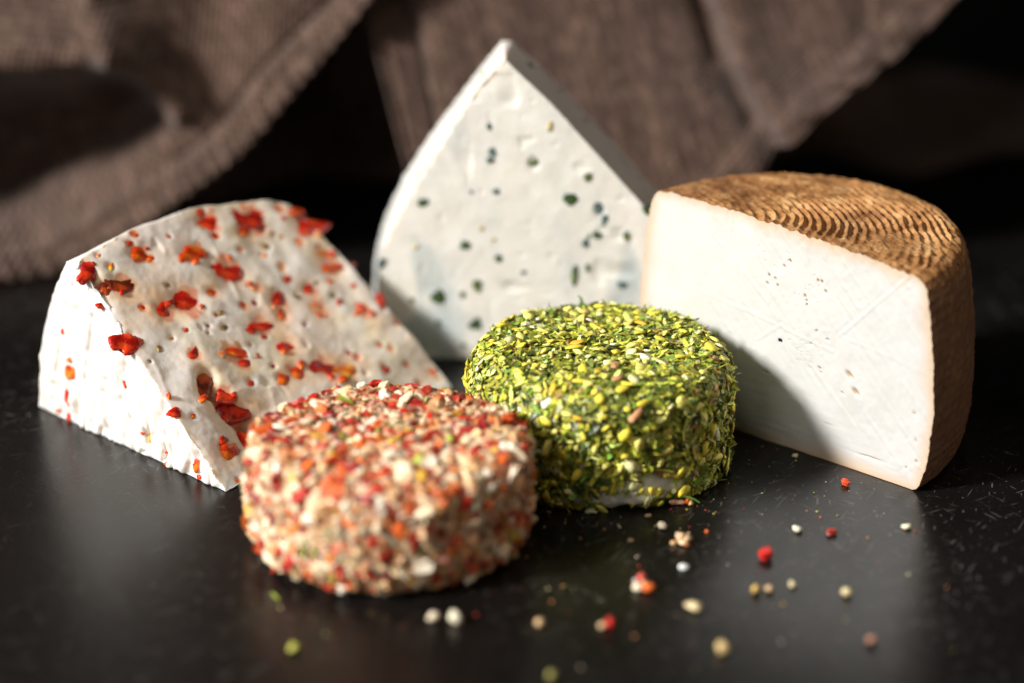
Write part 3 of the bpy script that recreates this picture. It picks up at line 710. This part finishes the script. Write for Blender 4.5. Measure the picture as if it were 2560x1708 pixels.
dist = seg_dist(SZ, np.concatenate([np.column_stack([(loop[::6, :2] - S0) @ SD, loop[::6, 2]])]))
rimw = 0.26 + 0.10 * vnoise(o3, 0.9, 84)
rim = np.clip(1 - dist / (rimw * 2.2), 0, 1) ** 1.6
tcol = np.zeros((len(SZ), 3)) + np.array((0.60, 0.38, 0.20))
tcol[tint_a > 0.1] = np.array((0.40, 0.23, 0.09))
amt = np.maximum(rim * 0.75, tint_a)
shape = Pc.shape
Pc = Pc.reshape(-1, 3).copy()
Pc[:, 0] -= SN[0] * dd * (tt * np.ones(shape[:2] + (1,))).reshape(-1) ** 0; Pc[:, 1] -= SN[1] * dd
nl_ = shape[1]
idx = np.arange(shape[0] * nl_).reshape(shape[0], nl_)
nxt = np.roll(idx, -1, axis=1)
F = np.stack([idx[1:], idx[:-1], nxt[:-1], nxt[1:]], axis=2)[1:].reshape(-1, 4)
mh = cheese_mat("white_paste", (0.60, 0.595, 0.57), (0.57, 0.56, 0.53), rough=0.36, sss=0.35, tint=True, b=0.12)
link("cut_face", mesh_np("cut_face", Pc - org, F, mh, attrs={"tint": tcol, "tint_amount": amt}), hw)

# ------------------------------------------------------------------ the two crusted rounds
def puck_profile(R, H, rt_, rb):
    pr = []
    for k in range(60): a = k / 60; pr.append(((R - rt_) * a, H - 0.02 * a, 0.0, 1.0))
    for k in range(40):
        a = math.pi / 2 * k / 40; pr.append((R - rt_ + rt_ * math.sin(a), H - 0.02 - rt_ + rt_ * math.cos(a), math.sin(a), math.cos(a)))
    for k in range(40):
        a = k / 40; zz = (H - rt_) * (1 - a) + rb * a; pr.append((R, zz, 1.0, 0.0))
    for k in range(31):
        a = math.pi / 2 * k / 30; pr.append((R - rb + rb * math.cos(a), rb - rb * math.sin(a), math.cos(a), -math.sin(a)))
    for k in range(1, 11): pr.append(((R - rb) * (1 - k / 10), 0.0, 0.0, -1.0))
    return np.array(pr)
def puck_disp(P, seed, amp):
    return amp * fbm(P, 1.8, 3, seed) + amp * 0.5 * fbm(P, 0.6, 2, seed + 3)
def puck_core(name, R, H, rt_, rb, seed, amp, mat, parent, fine=0.0, tintf=None):
    pr = puck_profile(R, H, rt_, rb); nphi = 560 if fine else 300
    ph = np.linspace(0, 2 * math.pi, nphi, endpoint=False)[:, None]
    P = np.stack([pr[None, :, 0] * np.cos(ph), pr[None, :, 0] * np.sin(ph), pr[None, :, 1] + 0 * ph], axis=2)
    N = np.stack([pr[None, :, 2] * np.cos(ph), pr[None, :, 2] * np.sin(ph), pr[None, :, 3] + 0 * ph], axis=2)
    V = P.reshape(-1, 3); V = V + N.reshape(-1, 3) * (puck_disp(V, seed, amp) + fine * fbm(V, 0.24, 2, seed + 9))[:, None]
    V[:, 2] = np.maximum(V[:, 2], 0.03)
    nv = pr.shape[0]; idx = np.arange(nphi * nv).reshape(nphi, nv); nx = np.roll(idx, -1, axis=0)
    F = np.stack([idx[:, :-1], idx[:, 1:], nx[:, 1:], nx[:, :-1]], axis=2).reshape(-1, 4)
    at = None
    if tintf: tc, ta = tintf(V); at = {"tint": tc, "tint_amount": ta}
    return link(name, mesh_np(name, V, F, mat, attrs=at), parent)
def puck_scatter(R, H, rt_, rb, seed, amp, n, rs):
    """n random points on the surface with normals (bottom left out)"""
    pr = puck_profile(R, H, rt_, rb); pr = pr[:-8]
    d = np.linalg.norm(np.diff(pr[:, :2], axis=0), axis=1); w = d * (pr[1:, 0] + pr[:-1, 0]) / 2
    k = rs.choice(len(w), n, p=w / w.sum()); t = rs.uniform(0, 1, n)[:, None]
    q = pr[k] * (1 - t) + pr[k + 1] * t; ph = rs.uniform(0, 2 * math.pi, n)
    P = np.column_stack([q[:, 0] * np.cos(ph), q[:, 0] * np.sin(ph), q[:, 1]])
    N = np.column_stack([q[:, 2] * np.cos(ph), q[:, 2] * np.sin(ph), q[:, 3]]); N /= np.linalg.norm(N, axis=1)[:, None]
    P = P + N * puck_disp(P, seed, amp)[:, None]
    return P, N
def merge_scatter(name, shapes, which, P, M, scale, cols, mat, parent, jitter=0.12, rs=None, zmin=0.03, smooth=True):
    Vs, Fs, Cs = [], [], []; off = 0
    for k, (v, f) in enumerate(shapes):
        s = which == k
        if not s.any(): continue
        n = s.sum()
        VV = np.einsum('nij,nvj->nvi', M[s], v[None] * scale[s][:, None, :]) + P[s][:, None, :]
        Vs.append(VV.reshape(-1, 3)); Fs.append((f[None] + (np.arange(n) * len(v))[:, None, None] + off).reshape(-1, f.shape[1]))
        Cs.append(np.repeat(cols[s], len(v), axis=0)); off += n * len(v)
    V = np.concatenate(Vs); V[:, 2] = np.maximum(V[:, 2], zmin)
    o = link(name, mesh_np(name, V, np.concatenate(Fs), mat, smooth, attrs={"tint": np.concatenate(Cs)}), parent)
    o["kind"] = "stuff"
    return o
def pick(rs, n, table):
    """random colours out of (weight, colour) rows, each varied a little"""
    w = np.array([t[0] for t in table], float); c = np.array([t[1] for t in table])
    k = rs.choice(len(w), n, p=w / w.sum())
    return np.clip(c[k] * rs.uniform(0.72, 1.22, (n, 1)) * rs.uniform(0.93, 1.07, (n, 3)), 0, 0.95)
fl_mat = flake_mat("dry_flakes", 0.7, 0.15)
leaf_mat = flake_mat("dried_herb", 0.42, 0.0)
red_mat = flake_mat("crumb_crust", 0.45, 0.3)

# green herb-crusted round
GC = (2.65, 0.42, 0); GR, GH = 3.86, 3.62
gp = tag(empty("herb_crusted_cheese", GC), "round goat cheese coated in green herbs and yellow flakes", "cheese")
soft = cheese_mat("fresh_cheese", (0.86, 0.86, 0.80), (0.80, 0.80, 0.70), rough=0.5, sss=0.3, tint=True)
rs = np.random.default_rng(21)
def bare(P):
    """patches low at the front and on the left shoulder where the white cheese shows"""
    a = np.arctan2(P[:, 1], P[:, 0])
    z = P[:, 2]
    b = np.exp(-(((a + 1.30) / 0.45) ** 2 + ((z - 0.55 - 0.5 * (a + 1.30)) / 0.42) ** 2)) * 1.25
    b = np.maximum(b, 0.62 * np.exp(-(((a + 2.05) / 0.42) ** 2 + ((z - 2.75) / 0.30) ** 2)))
    b = np.maximum(b, 0.5 * np.exp(-(((a + 2.5) / 0.3) ** 2 + ((z - 2.2) / 0.5) ** 2)))
    return b + 0.55 * vnoise(P, 0.3, 210) * (0.35 + b)
def core_tint(V):
    k = np.clip(1.15 - 2.6 * np.clip(bare(V), 0, 1), 0, 1) * 0.9
    return np.tile(np.array((0.20, 0.23, 0.035)), (len(V), 1)), k
puck_core("cheese_body", GR, GH, 1.0, 0.35, 200, 0.12, soft, gp, fine=0.08, tintf=core_tint)
leaf = []
for k in range(8):      # torn leaf bits: bent strips of ten triangles
    r = np.random.default_rng(300 + k); n = 5; L = []
    for i in range(n + 1):
        t = i / n - 0.5; w = (0.5 - abs(t) * 0.8) * r.uniform(0.6, 1.25) + 0.05
        b = 0.5 * t * t * r.uniform(0.3, 1.6) + r.uniform(-0.04, 0.04)
        L += [(2 * t, w, b), (2 * t + r.uniform(-0.1, 0.1), -w, b + r.uniform(-0.15, 0.15))]
    f = []
    for i in range(n): a = 2 * i; f += [(a, a + 1, a + 3), (a, a + 3, a + 2)]
    leaf.append((np.array(L) * np.array((0.5, 0.5, 0.5)), np.array(f)))
n = 15000
P, N = puck_scatter(GR + 0.03, GH + 0.03, 1.0, 0.35, 200, 0.12, n, rs)
keep = rs.uniform(0, 1, n) > bare(P) * 1.15
P, N = P[keep], N[keep]; n = len(P)
clump = 0.5 + 0.5 * vnoise(P, 0.9, 220)
layer = rs.uniform(0, 0.11, n)
length = rs.uniform(0.2, 0.5, n) * rs.choice([0.7, 1, 1.25], n)
scale = np.column_stack([length, length * rs.uniform(0.6, 1.15, n), length * rs.uniform(0.3, 0.8, n)])
thin = rs.uniform(0, 1, n) < 0.18
scale[thin, 1] *= 0.25; scale[thin, 0] *= 1.35
cols = pick(rs, n, [(3, (0.14, 0.17, 0.022)), (4, (0.27, 0.29, 0.03)), (5, (0.44, 0.44, 0.05)), (2.4, (0.05, 0.075, 0.015)), (1.2, (0.14, 0.27, 0.035)), (1.6, (0.50, 0.52, 0.14)), (0.9, (0.40, 0.34, 0.05)), (0.5, (0.26, 0.15, 0.05)), (0.3, (0.42, 0.48, 0.24))])
cols = np.clip(cols * (1.0 + 0.6 * clump)[:, None], 0, 0.9)
merge_scatter("herb_leaves", leaf, rs.integers(0, 8, n), P + N * layer[:, None], frames(N, rs, 0.30), scale, cols, leaf_mat, gp, smooth=False)
chips = [lump(2, 5 + k % 3, 0.42, 400 + k, 0.28, 0.5) if k % 2 else lump(3, 7, 0.34, 400 + k, 0.34, 0.6) for k in range(12)]
YT = [(6, (0.82, 0.68, 0.06)), (5, (0.86, 0.77, 0.18)), (2.4, (0.86, 0.82, 0.38)), (0.8, (0.80, 0.48, 0.03)), (0.4, (0.84, 0.83, 0.60)), (0.4, (0.60, 0.30, 0.14)), (1.2, (0.50, 0.56, 0.12))]
n = 450
P, N = puck_scatter(GR + 0.05, GH + 0.05, 1.0, 0.35, 200, 0.12, n, rs)
sz = rs.uniform(0.05, 0.13, n)
scale = np.column_stack([sz, sz * rs.uniform(0.55, 1, n), sz * rs.uniform(0.5, 1, n)])
merge_scatter("small_flakes", chips, rs.integers(0, 12, n), P + N * 0.07, frames(N, rs, 0.25), scale, pick(rs, n, YT), fl_mat, gp, smooth=False)

def part_scatter(name, parent, centre, n, P, N, size, flat, table, mats, shapes, rs, tilt, lift, labels=None):
    """n single pieces as parts; meshes shared between alike pieces"""
    lib = []
    for k, (w, c) in enumerate(table):
        for j, (v, f) in enumerate(shapes):
            lib.append(mesh_np(name, v, f, mats, smooth=flat == 0, attrs={"tint": np.tile(np.array(c), (len(v), 1))}))
    w = np.array([t[0] for t in table], float); w /= w.sum()
    M = frames(N, rs, tilt)
    ns = len(shapes)
    for i in range(n):
        c = rs.choice(len(table), p=w); me = lib[c * ns + rs.integers(0, ns)]
        o = bpy.data.objects.new(name, me); scene.collection.objects.link(o); o.parent = parent
        s = size[i]
        mat4 = Matrix.Translation(Vector(P[i] + N[i] * lift) * CM) @ Matrix(M[i].tolist()).to_4x4() @ Matrix.Diagonal((s[0], s[1], s[2], 1))
        o.matrix_local = mat4
def facing(P, N, centre, m):
    cpos = np.array((0, -66, 30.56)) - np.array(centre)
    v = cpos - P; v /= np.linalg.norm(v, axis=1)[:, None]
    return (N * v).sum(1) > m
n = 2200
P, N = puck_scatter(GR + 0.05, GH + 0.05, 1.0, 0.35, 200, 0.12, n, rs)
k = facing(P, N, GC, 0.02) & (P[:, 2] > 0.15); P, N = P[k], N[k]
sel = [0]                       # keep single flakes apart so that they do not pile up
for i in range(1, len(P)):
    if len(sel) >= 300: break
    if np.min(np.linalg.norm(P[sel] - P[i], axis=1)) > 0.23: sel.append(i)
P, N = P[sel], N[sel]; n = len(P)
sz = 0.10 + 0.13 * rs.uniform(0, 1, n) ** 1.6
size = np.column_stack([sz * rs.uniform(1, 1.35, n), sz * rs.uniform(0.5, 0.95, n), sz * rs.uniform(0.5, 1.0, n)])
part_scatter("yellow_flake", gp, GC, n, P, N, size, 0, YT, fl_mat, chips, rs, 0.2, 0.125)
# stray stems poking out of the crust
def stem(name, parent, p, q, r, col):
    p, q = np.array(p), np.array(q); V = []
    for t in (0, 0.35, 0.7, 1):
        c = p + (q - p) * t + np.array((0.03, 0, 0.05)) * math.sin(t * 3)
        for k in range(5):
            a = k * 2 * math.pi / 5; V.append(c + r * (1.2 - t * 0.8) * np.array((math.cos(a), math.sin(a), 0.3 * math.cos(a))))
    F = [(5 * j + k, 5 * j + (k + 1) % 5, 5 * j + 5 + (k + 1) % 5, 5 * j + 5 + k) for j in range(3) for k in range(5)]
    V = np.array(V)
    return link(name, mesh_np(name, V, F, leaf_mat, attrs={"tint": np.tile(np.array(col), (len(V), 1))}), parent)
stem("herb_stem", gp, (-3.80, -0.3, 2.65), (-4.02, -0.4, 3.12), 0.035, (0.38, 0.42, 0.05))
stem("herb_stem", gp, (3.80, -0.5, 2.75), (4.10, -0.6, 2.95), 0.05, (0.45, 0.45, 0.05))
stem("herb_stem", gp, (-0.5, 3.3, 3.66), (-0.62, 3.4, 3.88), 0.05, (0.12, 0.20, 0.03))
stem("herb_stem", gp, (2.2, -3.4, 0.3), (2.75, -3.5, 0.12), 0.06, (0.12, 0.25, 0.03))

# red crumb-crusted round
RC = (-3.42, -4.95, 0); RR, RH = 3.92, 3.12
rp = tag(empty("pepper_crumb_cheese", RC), "round cheese crusted with cream crumbs and red pepper flakes, nearest to the viewer", "cheese")
cream = cheese_mat("cream_cheese", (0.90, 0.74, 0.52), (0.86, 0.52, 0.27), rough=0.5, sss=0.3)
_nt = cream.node_tree; _bs = _nt.nodes["Principled BSDF"]; _old = _bs.inputs["Base Color"].links[0].from_socket
_blot = noise_tex(_nt, 210, 3, 0.6)
_nt.links.new(mix(_nt, ramp(_nt, _blot.outputs[0], [(0.52, (0, 0, 0)), (0.62, (0.9, 0.9, 0.9))]).outputs[0], _old, (0.72, 0.12, 0.035)), _bs.inputs["Base Color"])
puck_core("cheese_body", RR, RH, 0.62, 0.8, 250, 0.15, cream, rp, fine=0.11)
rs = np.random.default_rng(33)
gran = [lump(3, 6 + k % 3, 0.42, 500 + k, 0.5, 0.7) for k in range(14)]
CT = [(5, (0.88, 0.58, 0.31)), (6, (0.93, 0.74, 0.48)), (4, (0.86, 0.36, 0.13)), (2.6, (0.70, 0.11, 0.03)), (2.8, (0.52, 0.03, 0.012)), (2.0, (0.76, 0.24, 0.06)), (0.9, (0.80, 0.46, 0.07)), (1.3, (0.28, 0.02, 0.012)), (0.35, (0.30, 0.34, 0.08)), (0.9, (0.42, 0.26, 0.14)), (1.5, (0.80, 0.36, 0.25))]
n = 7400
P, N = puck_scatter(RR, RH, 0.62, 0.8, 250, 0.15, n, rs)
sz = 0.05 + 0.20 * rs.uniform(0, 1, n) ** 2.2
scale = np.column_stack([sz, sz * rs.uniform(0.6, 1, n), sz * rs.uniform(0.6, 1.1, n)])
cols = pick(rs, n, CT)
hot = np.clip(vnoise(P, 0.55, 262) * 1.8, 0, 1)[:, None] * (cols[:, 1:2] > 0.5)
cols = cols * (1 - hot * (1 - np.array((0.97, 0.66, 0.42))))
warm = np.clip(0.5 + 1.3 * vnoise(P, 0.9, 260), 0, 1)[:, None]
swap = (cols[:, 1] < 0.3) & (rs.uniform(0, 1, n) < 0.45 * (1 - warm[:, 0]))
cols[swap] = np.array((0.82, 0.64, 0.42)) * rs.uniform(0.85, 1.1, (swap.sum(), 1))
on_top = (N[:, 2] > 0.55) & (rs.uniform(0, 1, n) < 0.42)
cols[on_top] = pick(rs, on_top.sum(), [(3, (0.55, 0.05, 0.02)), (3, (0.50, 0.27, 0.15)), (2, (0.33, 0.03, 0.015)), (2, (0.62, 0.40, 0.24)), (1.5, (0.72, 0.20, 0.06)), (0.5, (0.30, 0.30, 0.08))])
merge_scatter("fine_crumbs", gran, rs.integers(0, 14, n), P + N * (-0.05 + rs.uniform(0, 0.08, n))[:, None], frames(N, rs, 0.45), scale, cols, red_mat, rp, smooth=False)
n = 2600
P, N = puck_scatter(RR + 0.05, RH + 0.05, 0.62, 0.8, 250, 0.15, n, rs)
k = facing(P, N, RC, 0.02) & (P[:, 2] > 0.1); P, N = P[k], N[k]
sel = [0]
for i in range(1, len(P)):
    if len(sel) >= 300: break
    if np.min(np.linalg.norm(P[sel] - P[i], axis=1)) > 0.20: sel.append(i)
P, N = P[sel], N[sel]
a = np.arange(len(P)) % 2 == 0
for nm, s_, tb, fl in (("crumb", a, [(5, (0.90, 0.70, 0.46)), (2, (0.90, 0.78, 0.60)), (4, (0.86, 0.50, 0.25))], 1.0), ("pepper_flake", ~a, [(4, (0.62, 0.03, 0.010)), (4, (0.80, 0.15, 0.025)), (2, (0.40, 0.02, 0.02)), (1.2, (0.80, 0.27, 0.05)), (0.6, (0.80, 0.46, 0.05)), (0.35, (0.36, 0.42, 0.07))], 0.6)):
    p, q = P[s_], N[s_]; n = len(p)
    sz = 0.13 + 0.14 * rs.uniform(0, 1, n) ** 1.5
    size = np.column_stack([sz * rs.uniform(0.9, 1.3, n), sz * rs.uniform(0.6, 1, n), sz * rs.uniform(0.7, 1.0, n) * fl])
    part_scatter(nm, rp, RC, n, p, q, size, 1, tb, red_mat, gran, rs, 0.4, 0.03)

# ------------------------------------------------------------------ crumbs scattered on the slate
def crumb_mesh(w, h, t, col, seed, rag=0.22):
    V, F = lump(4, 8, rag * 0.8, seed, 1.0, 0.8)
    r = np.random.default_rng(seed)
    V = V * (1 + 0.42 * vnoise(V, 0.8, seed * 0.13))[:, None]
    V = V * np.array((w / 2, h / 2, t / 2)); V[:, 2] += t / 2 * 0.92
    V[:, 2] = np.maximum(V[:, 2], 0.006)
    c = np.tile(np.array(col), (len(V), 1)) * (1 + 0.15 * vnoise(V, 0.08, seed * 0.7))[:, None]
    return V, F, np.clip(c, 0, 0.95)
crumb_mat = flake_mat("loose_crumb", 0.4, 0.3, (0.95, 1.05))
TAN = (0.62, 0.42, 0.22); CREAM = (0.80, 0.70, 0.50); RED = (0.60, 0.02, 0.012); OCH = (0.58, 0.38, 0.09); OR_ = (0.72, 0.14, 0.02); PINK = (0.72, 0.40, 0.24)
CR = [  # x, y, width, depth, height, colour, name, category, label
 (3.90,-3.76,.22,.14,.10,TAN,"crumb","crumb","tiny flat tan crumb just left of the pinkish nut bit by the herb cheese"),
 (4.24,-4.55,.27,.26,.18,CREAM,"crumb","crumb","cream crumb just behind the bumpy tan cluster"),
 (5.50,-4.77,.12,.14,.10,OR_,"crumb","crumb","tiniest orange speck, right of the bumpy tan cluster"),
 (3.32,-5.31,.18,.16,.10,TAN,"crumb","crumb","small dull beige crumb left of the bumpy tan cluster"),
 (4.69,-6.96,.30,.30,.12,(0.84,0.84,0.80),"sesame_seed","seed","smooth white oval seed between the tan and red clusters"),
 (7.00,-6.37,.40,.34,.36,RED,"pepper_chip","pepper","bright red pepper chip, largest single red piece on the slate"),
 (8.04,-4.70,.25,.24,.18,(0.82,0.76,0.58),"crumb","crumb","pale cream crumb between the bright red chip and the half wheel"),
 (9.01,-4.86,.32,.26,.18,(0.38,0.03,0.015),"pepper_chip","pepper","flat dark red pepper chip to the right of the pale cream crumb"),
 (11.17,-4.49,.28,.22,.14,(0.80,0.74,0.52),"crumb","crumb","cream crumb farthest right on the slate, in front of the half wheel's corner"),
 (9.81,-1.67,.28,.26,.22,(0.66,0.07,0.015),"pepper_chip","pepper","orange red chip close to the bottom edge of the half wheel"),
 (6.54,-8.38,.28,.28,.24,OCH,"mustard_seed","seed","ochre seed touching a smaller tan one"),
 (6.90,-8.29,.22,.22,.19,TAN,"mustard_seed","seed","smaller tan seed touching the ochre one"),
 (7.56,-8.01,.21,.22,.18,(0.72,0.62,0.36),"mustard_seed","seed","small pale yellow seed alone right of the touching pair"),
 (8.95,-8.53,.31,.28,.22,(0.72,0.60,0.32),"mustard_seed","seed","pale yellow seed standing alone at the right, larger than its left neighbour"),
 (4.82,-9.33,.39,.34,.22,(0.72,0.58,0.32),"mustard_seed","seed","wide oval cream yellow seed in front of the red and cream cluster"),
 (0.72,-10.19,.26,.28,.22,TAN,"mustard_seed","seed","tan seed between the cream pair and the red and tan bit"),
 (5.40,-11.63,.36,.36,.32,(0.58,0.42,0.18),"mustard_seed","seed","largest golden brown seed, nearer the viewer than the oval cream one"),
 (9.25,-11.14,.27,.28,.24,(0.34,0.16,0.10),"crumb","crumb","lone reddish brown crumb nearest the viewer on the right side"),
 (0.98,-12.95,.27,.28,.24,(0.26,0.24,0.06),"mustard_seed","seed","dark olive seed closest of all to the viewer, at the bottom edge"),
 (-1.48,-10.06,.36,.36,.34,(0.82,0.74,0.54),"crumb","crumb","larger right crumb of the round cream pair before the red cheese"),
 (-2.04,-9.92,.31,.30,.26,(0.80,0.68,0.50),"crumb","crumb","smaller left crumb of the round cream pair before the red cheese"),
 (-5.58,-11.54,.31,.30,.22,(0.42,0.42,0.06),"mustard_seed","seed","lone yellow green bit lying nearer the viewer than the green sliver"),
 (8.53,0.30,.18,.16,.14,(0.74,0.62,0.40),"crumb","crumb","tiny cream crumb at the shaded foot of the half wheel"),
]
for i, (x, y, w, d, t, col, name, cat, label) in enumerate(CR):
    V, F, c = crumb_mesh(w, d, t, col, 700 + i)
    o = link(name, mesh_np(name, V, F, crumb_mat, name != "pepper_chip", attrs={"tint": c}), None, (x, y, 0))
    tag(o, label, cat, {"crumb": "loose crumbs on the slate", "seed": "loose seeds on the slate", "pepper": "loose pepper chips on the slate"}[cat])
V, F, c = crumb_mesh(.09, .62, .05, (0.30, 0.36, 0.04), 790)
o = link("herb_sliver", mesh_np("herb_sliver", V, F, crumb_mat, attrs={"tint": c}), None, (-6.33, -8.6, 0)); o.rotation_euler.z = math.radians(28)
tag(o, "thin green herb sliver on the slate in front of the red cheese", "herb")
CL = [ # clusters: x, y, label, pieces (dx, dy, dz, w, d, h, colour, name)
 (4.92,-2.95,"pinkish nut bit with red and yellow tip at the foot of the herb cheese",[(-.12,0,0,.42,.22,.17,PINK,"nut_piece"),(.16,.0,.0,.16,.16,.28,OR_,"pepper_piece"),(.25,-.03,0,.16,.16,.15,(0.74,0.50,0.18),"nut_piece")]),
 (4.73,-5.42,"bumpy tan cluster of nut crumbs stuck together",[(-.02,.05,.05,.30,.28,.24,PINK,"nut_piece"),(.17,.08,.02,.25,.28,.24,TAN,"nut_piece"),(-.22,-.12,0,.22,.2,.14,(0.66,0.40,0.16),"nut_piece"),(.06,-.14,0,.30,.2,.16,(0.74,0.48,0.26),"nut_piece"),(-.08,.14,.14,.16,.16,.14,(0.74,0.56,0.38),"nut_piece"),(.14,-.2,0,.14,.08,.06,OR_,"pepper_piece")]),
 (3.53,-8.12,"red, cream and orange cluster of crumbs, the most colourful on the slate",[(-.06,.2,.10,.28,.22,.24,(0.60,0.08,0.05),"pepper_piece"),(-.16,-.10,0,.28,.26,.20,CREAM,"nut_piece"),(.16,-.12,0,.30,.28,.24,OR_,"pepper_piece"),(.03,.0,.06,.22,.22,.18,(0.76,0.40,0.22),"nut_piece"),(-.2,.26,.05,.12,.12,.12,(0.82,0.74,0.66),"nut_piece")]),
 (2.45,-10.28,"pair of a red chip and a tan crumb touching each other",[(.09,.05,0,.24,.34,.26,RED,"pepper_piece"),(-.10,-.03,0,.20,.22,.17,TAN,"nut_piece")]),
 (2.28,-3.42,"cream bit with green herbs fallen at the foot of the herb cheese",[(-.02,-.08,0,.34,.22,.16,(0.72,0.74,0.48),"cheese_piece"),(.14,.04,0,.20,.14,.20,(0.20,0.24,0.05),"herb_piece"),(-.12,.10,0,.2,.16,.16,(0.16,0.19,0.04),"herb_piece"),(-.35,.25,0,.18,.18,.16,(0.55,0.50,0.06),"herb_piece")]),
]
for i, (x, y, label, pcs) in enumerate(CL):
    root = tag(empty("crumb_cluster", (x, y, 0)), label, "crumbs", "clumps of crumbs on the slate")
    for j, (dx, dy, dz, w, d, h, col, name) in enumerate(pcs):
        V, F, c = crumb_mesh(w, d, h, col, 800 + 10 * i + j, 0.3)
        link(name, mesh_np(name, V, F, crumb_mat, attrs={"tint": c}), root, (dx, dy, dz))

# crumb dust too fine to count, thickest near the two rounds
rs = np.random.default_rng(77)
n = 260
c_ = np.array([(GC[0], GC[1]), (RC[0], RC[1]), (5.0, -5.5)])[rs.choice(3, n, p=(0.35, 0.3, 0.35))]
a = rs.uniform(0, 2 * math.pi, n); r_ = 4.1 + np.abs(rs.normal(0, 1.6, n))
P = np.column_stack([c_[:, 0] + r_ * np.cos(a), c_[:, 1] + r_ * np.sin(a), np.zeros(n) + 0.02])
k = (np.hypot(P[:, 0] - GC[0], P[:, 1] - GC[1]) > 4.0) & (np.hypot(P[:, 0] - RC[0], P[:, 1] - RC[1]) > 4.0) & (P[:, 1] < 1.5) & ((P[:, :2] - S0) @ SN < -0.15) & (P[:, 0] > -7.2)
P = P[k]; n = len(P)
sz = 0.012 + 0.035 * rs.uniform(0, 1, n) ** 2
up_ = np.tile(np.array((0, 0, 1.0)), (n, 1))
o = merge_scatter("crumb_dust", gran, rs.integers(0, 10, n), P, frames(up_, rs, 0.6), np.column_stack([sz, sz * 0.8, sz]), pick(rs, n, CT + [(4, (0.45, 0.45, 0.12)), (3, (0.2, 0.25, 0.05))]), red_mat, None, zmin=0.004)
o["label"] = "fine crumb dust strewn round the two crusted rounds"
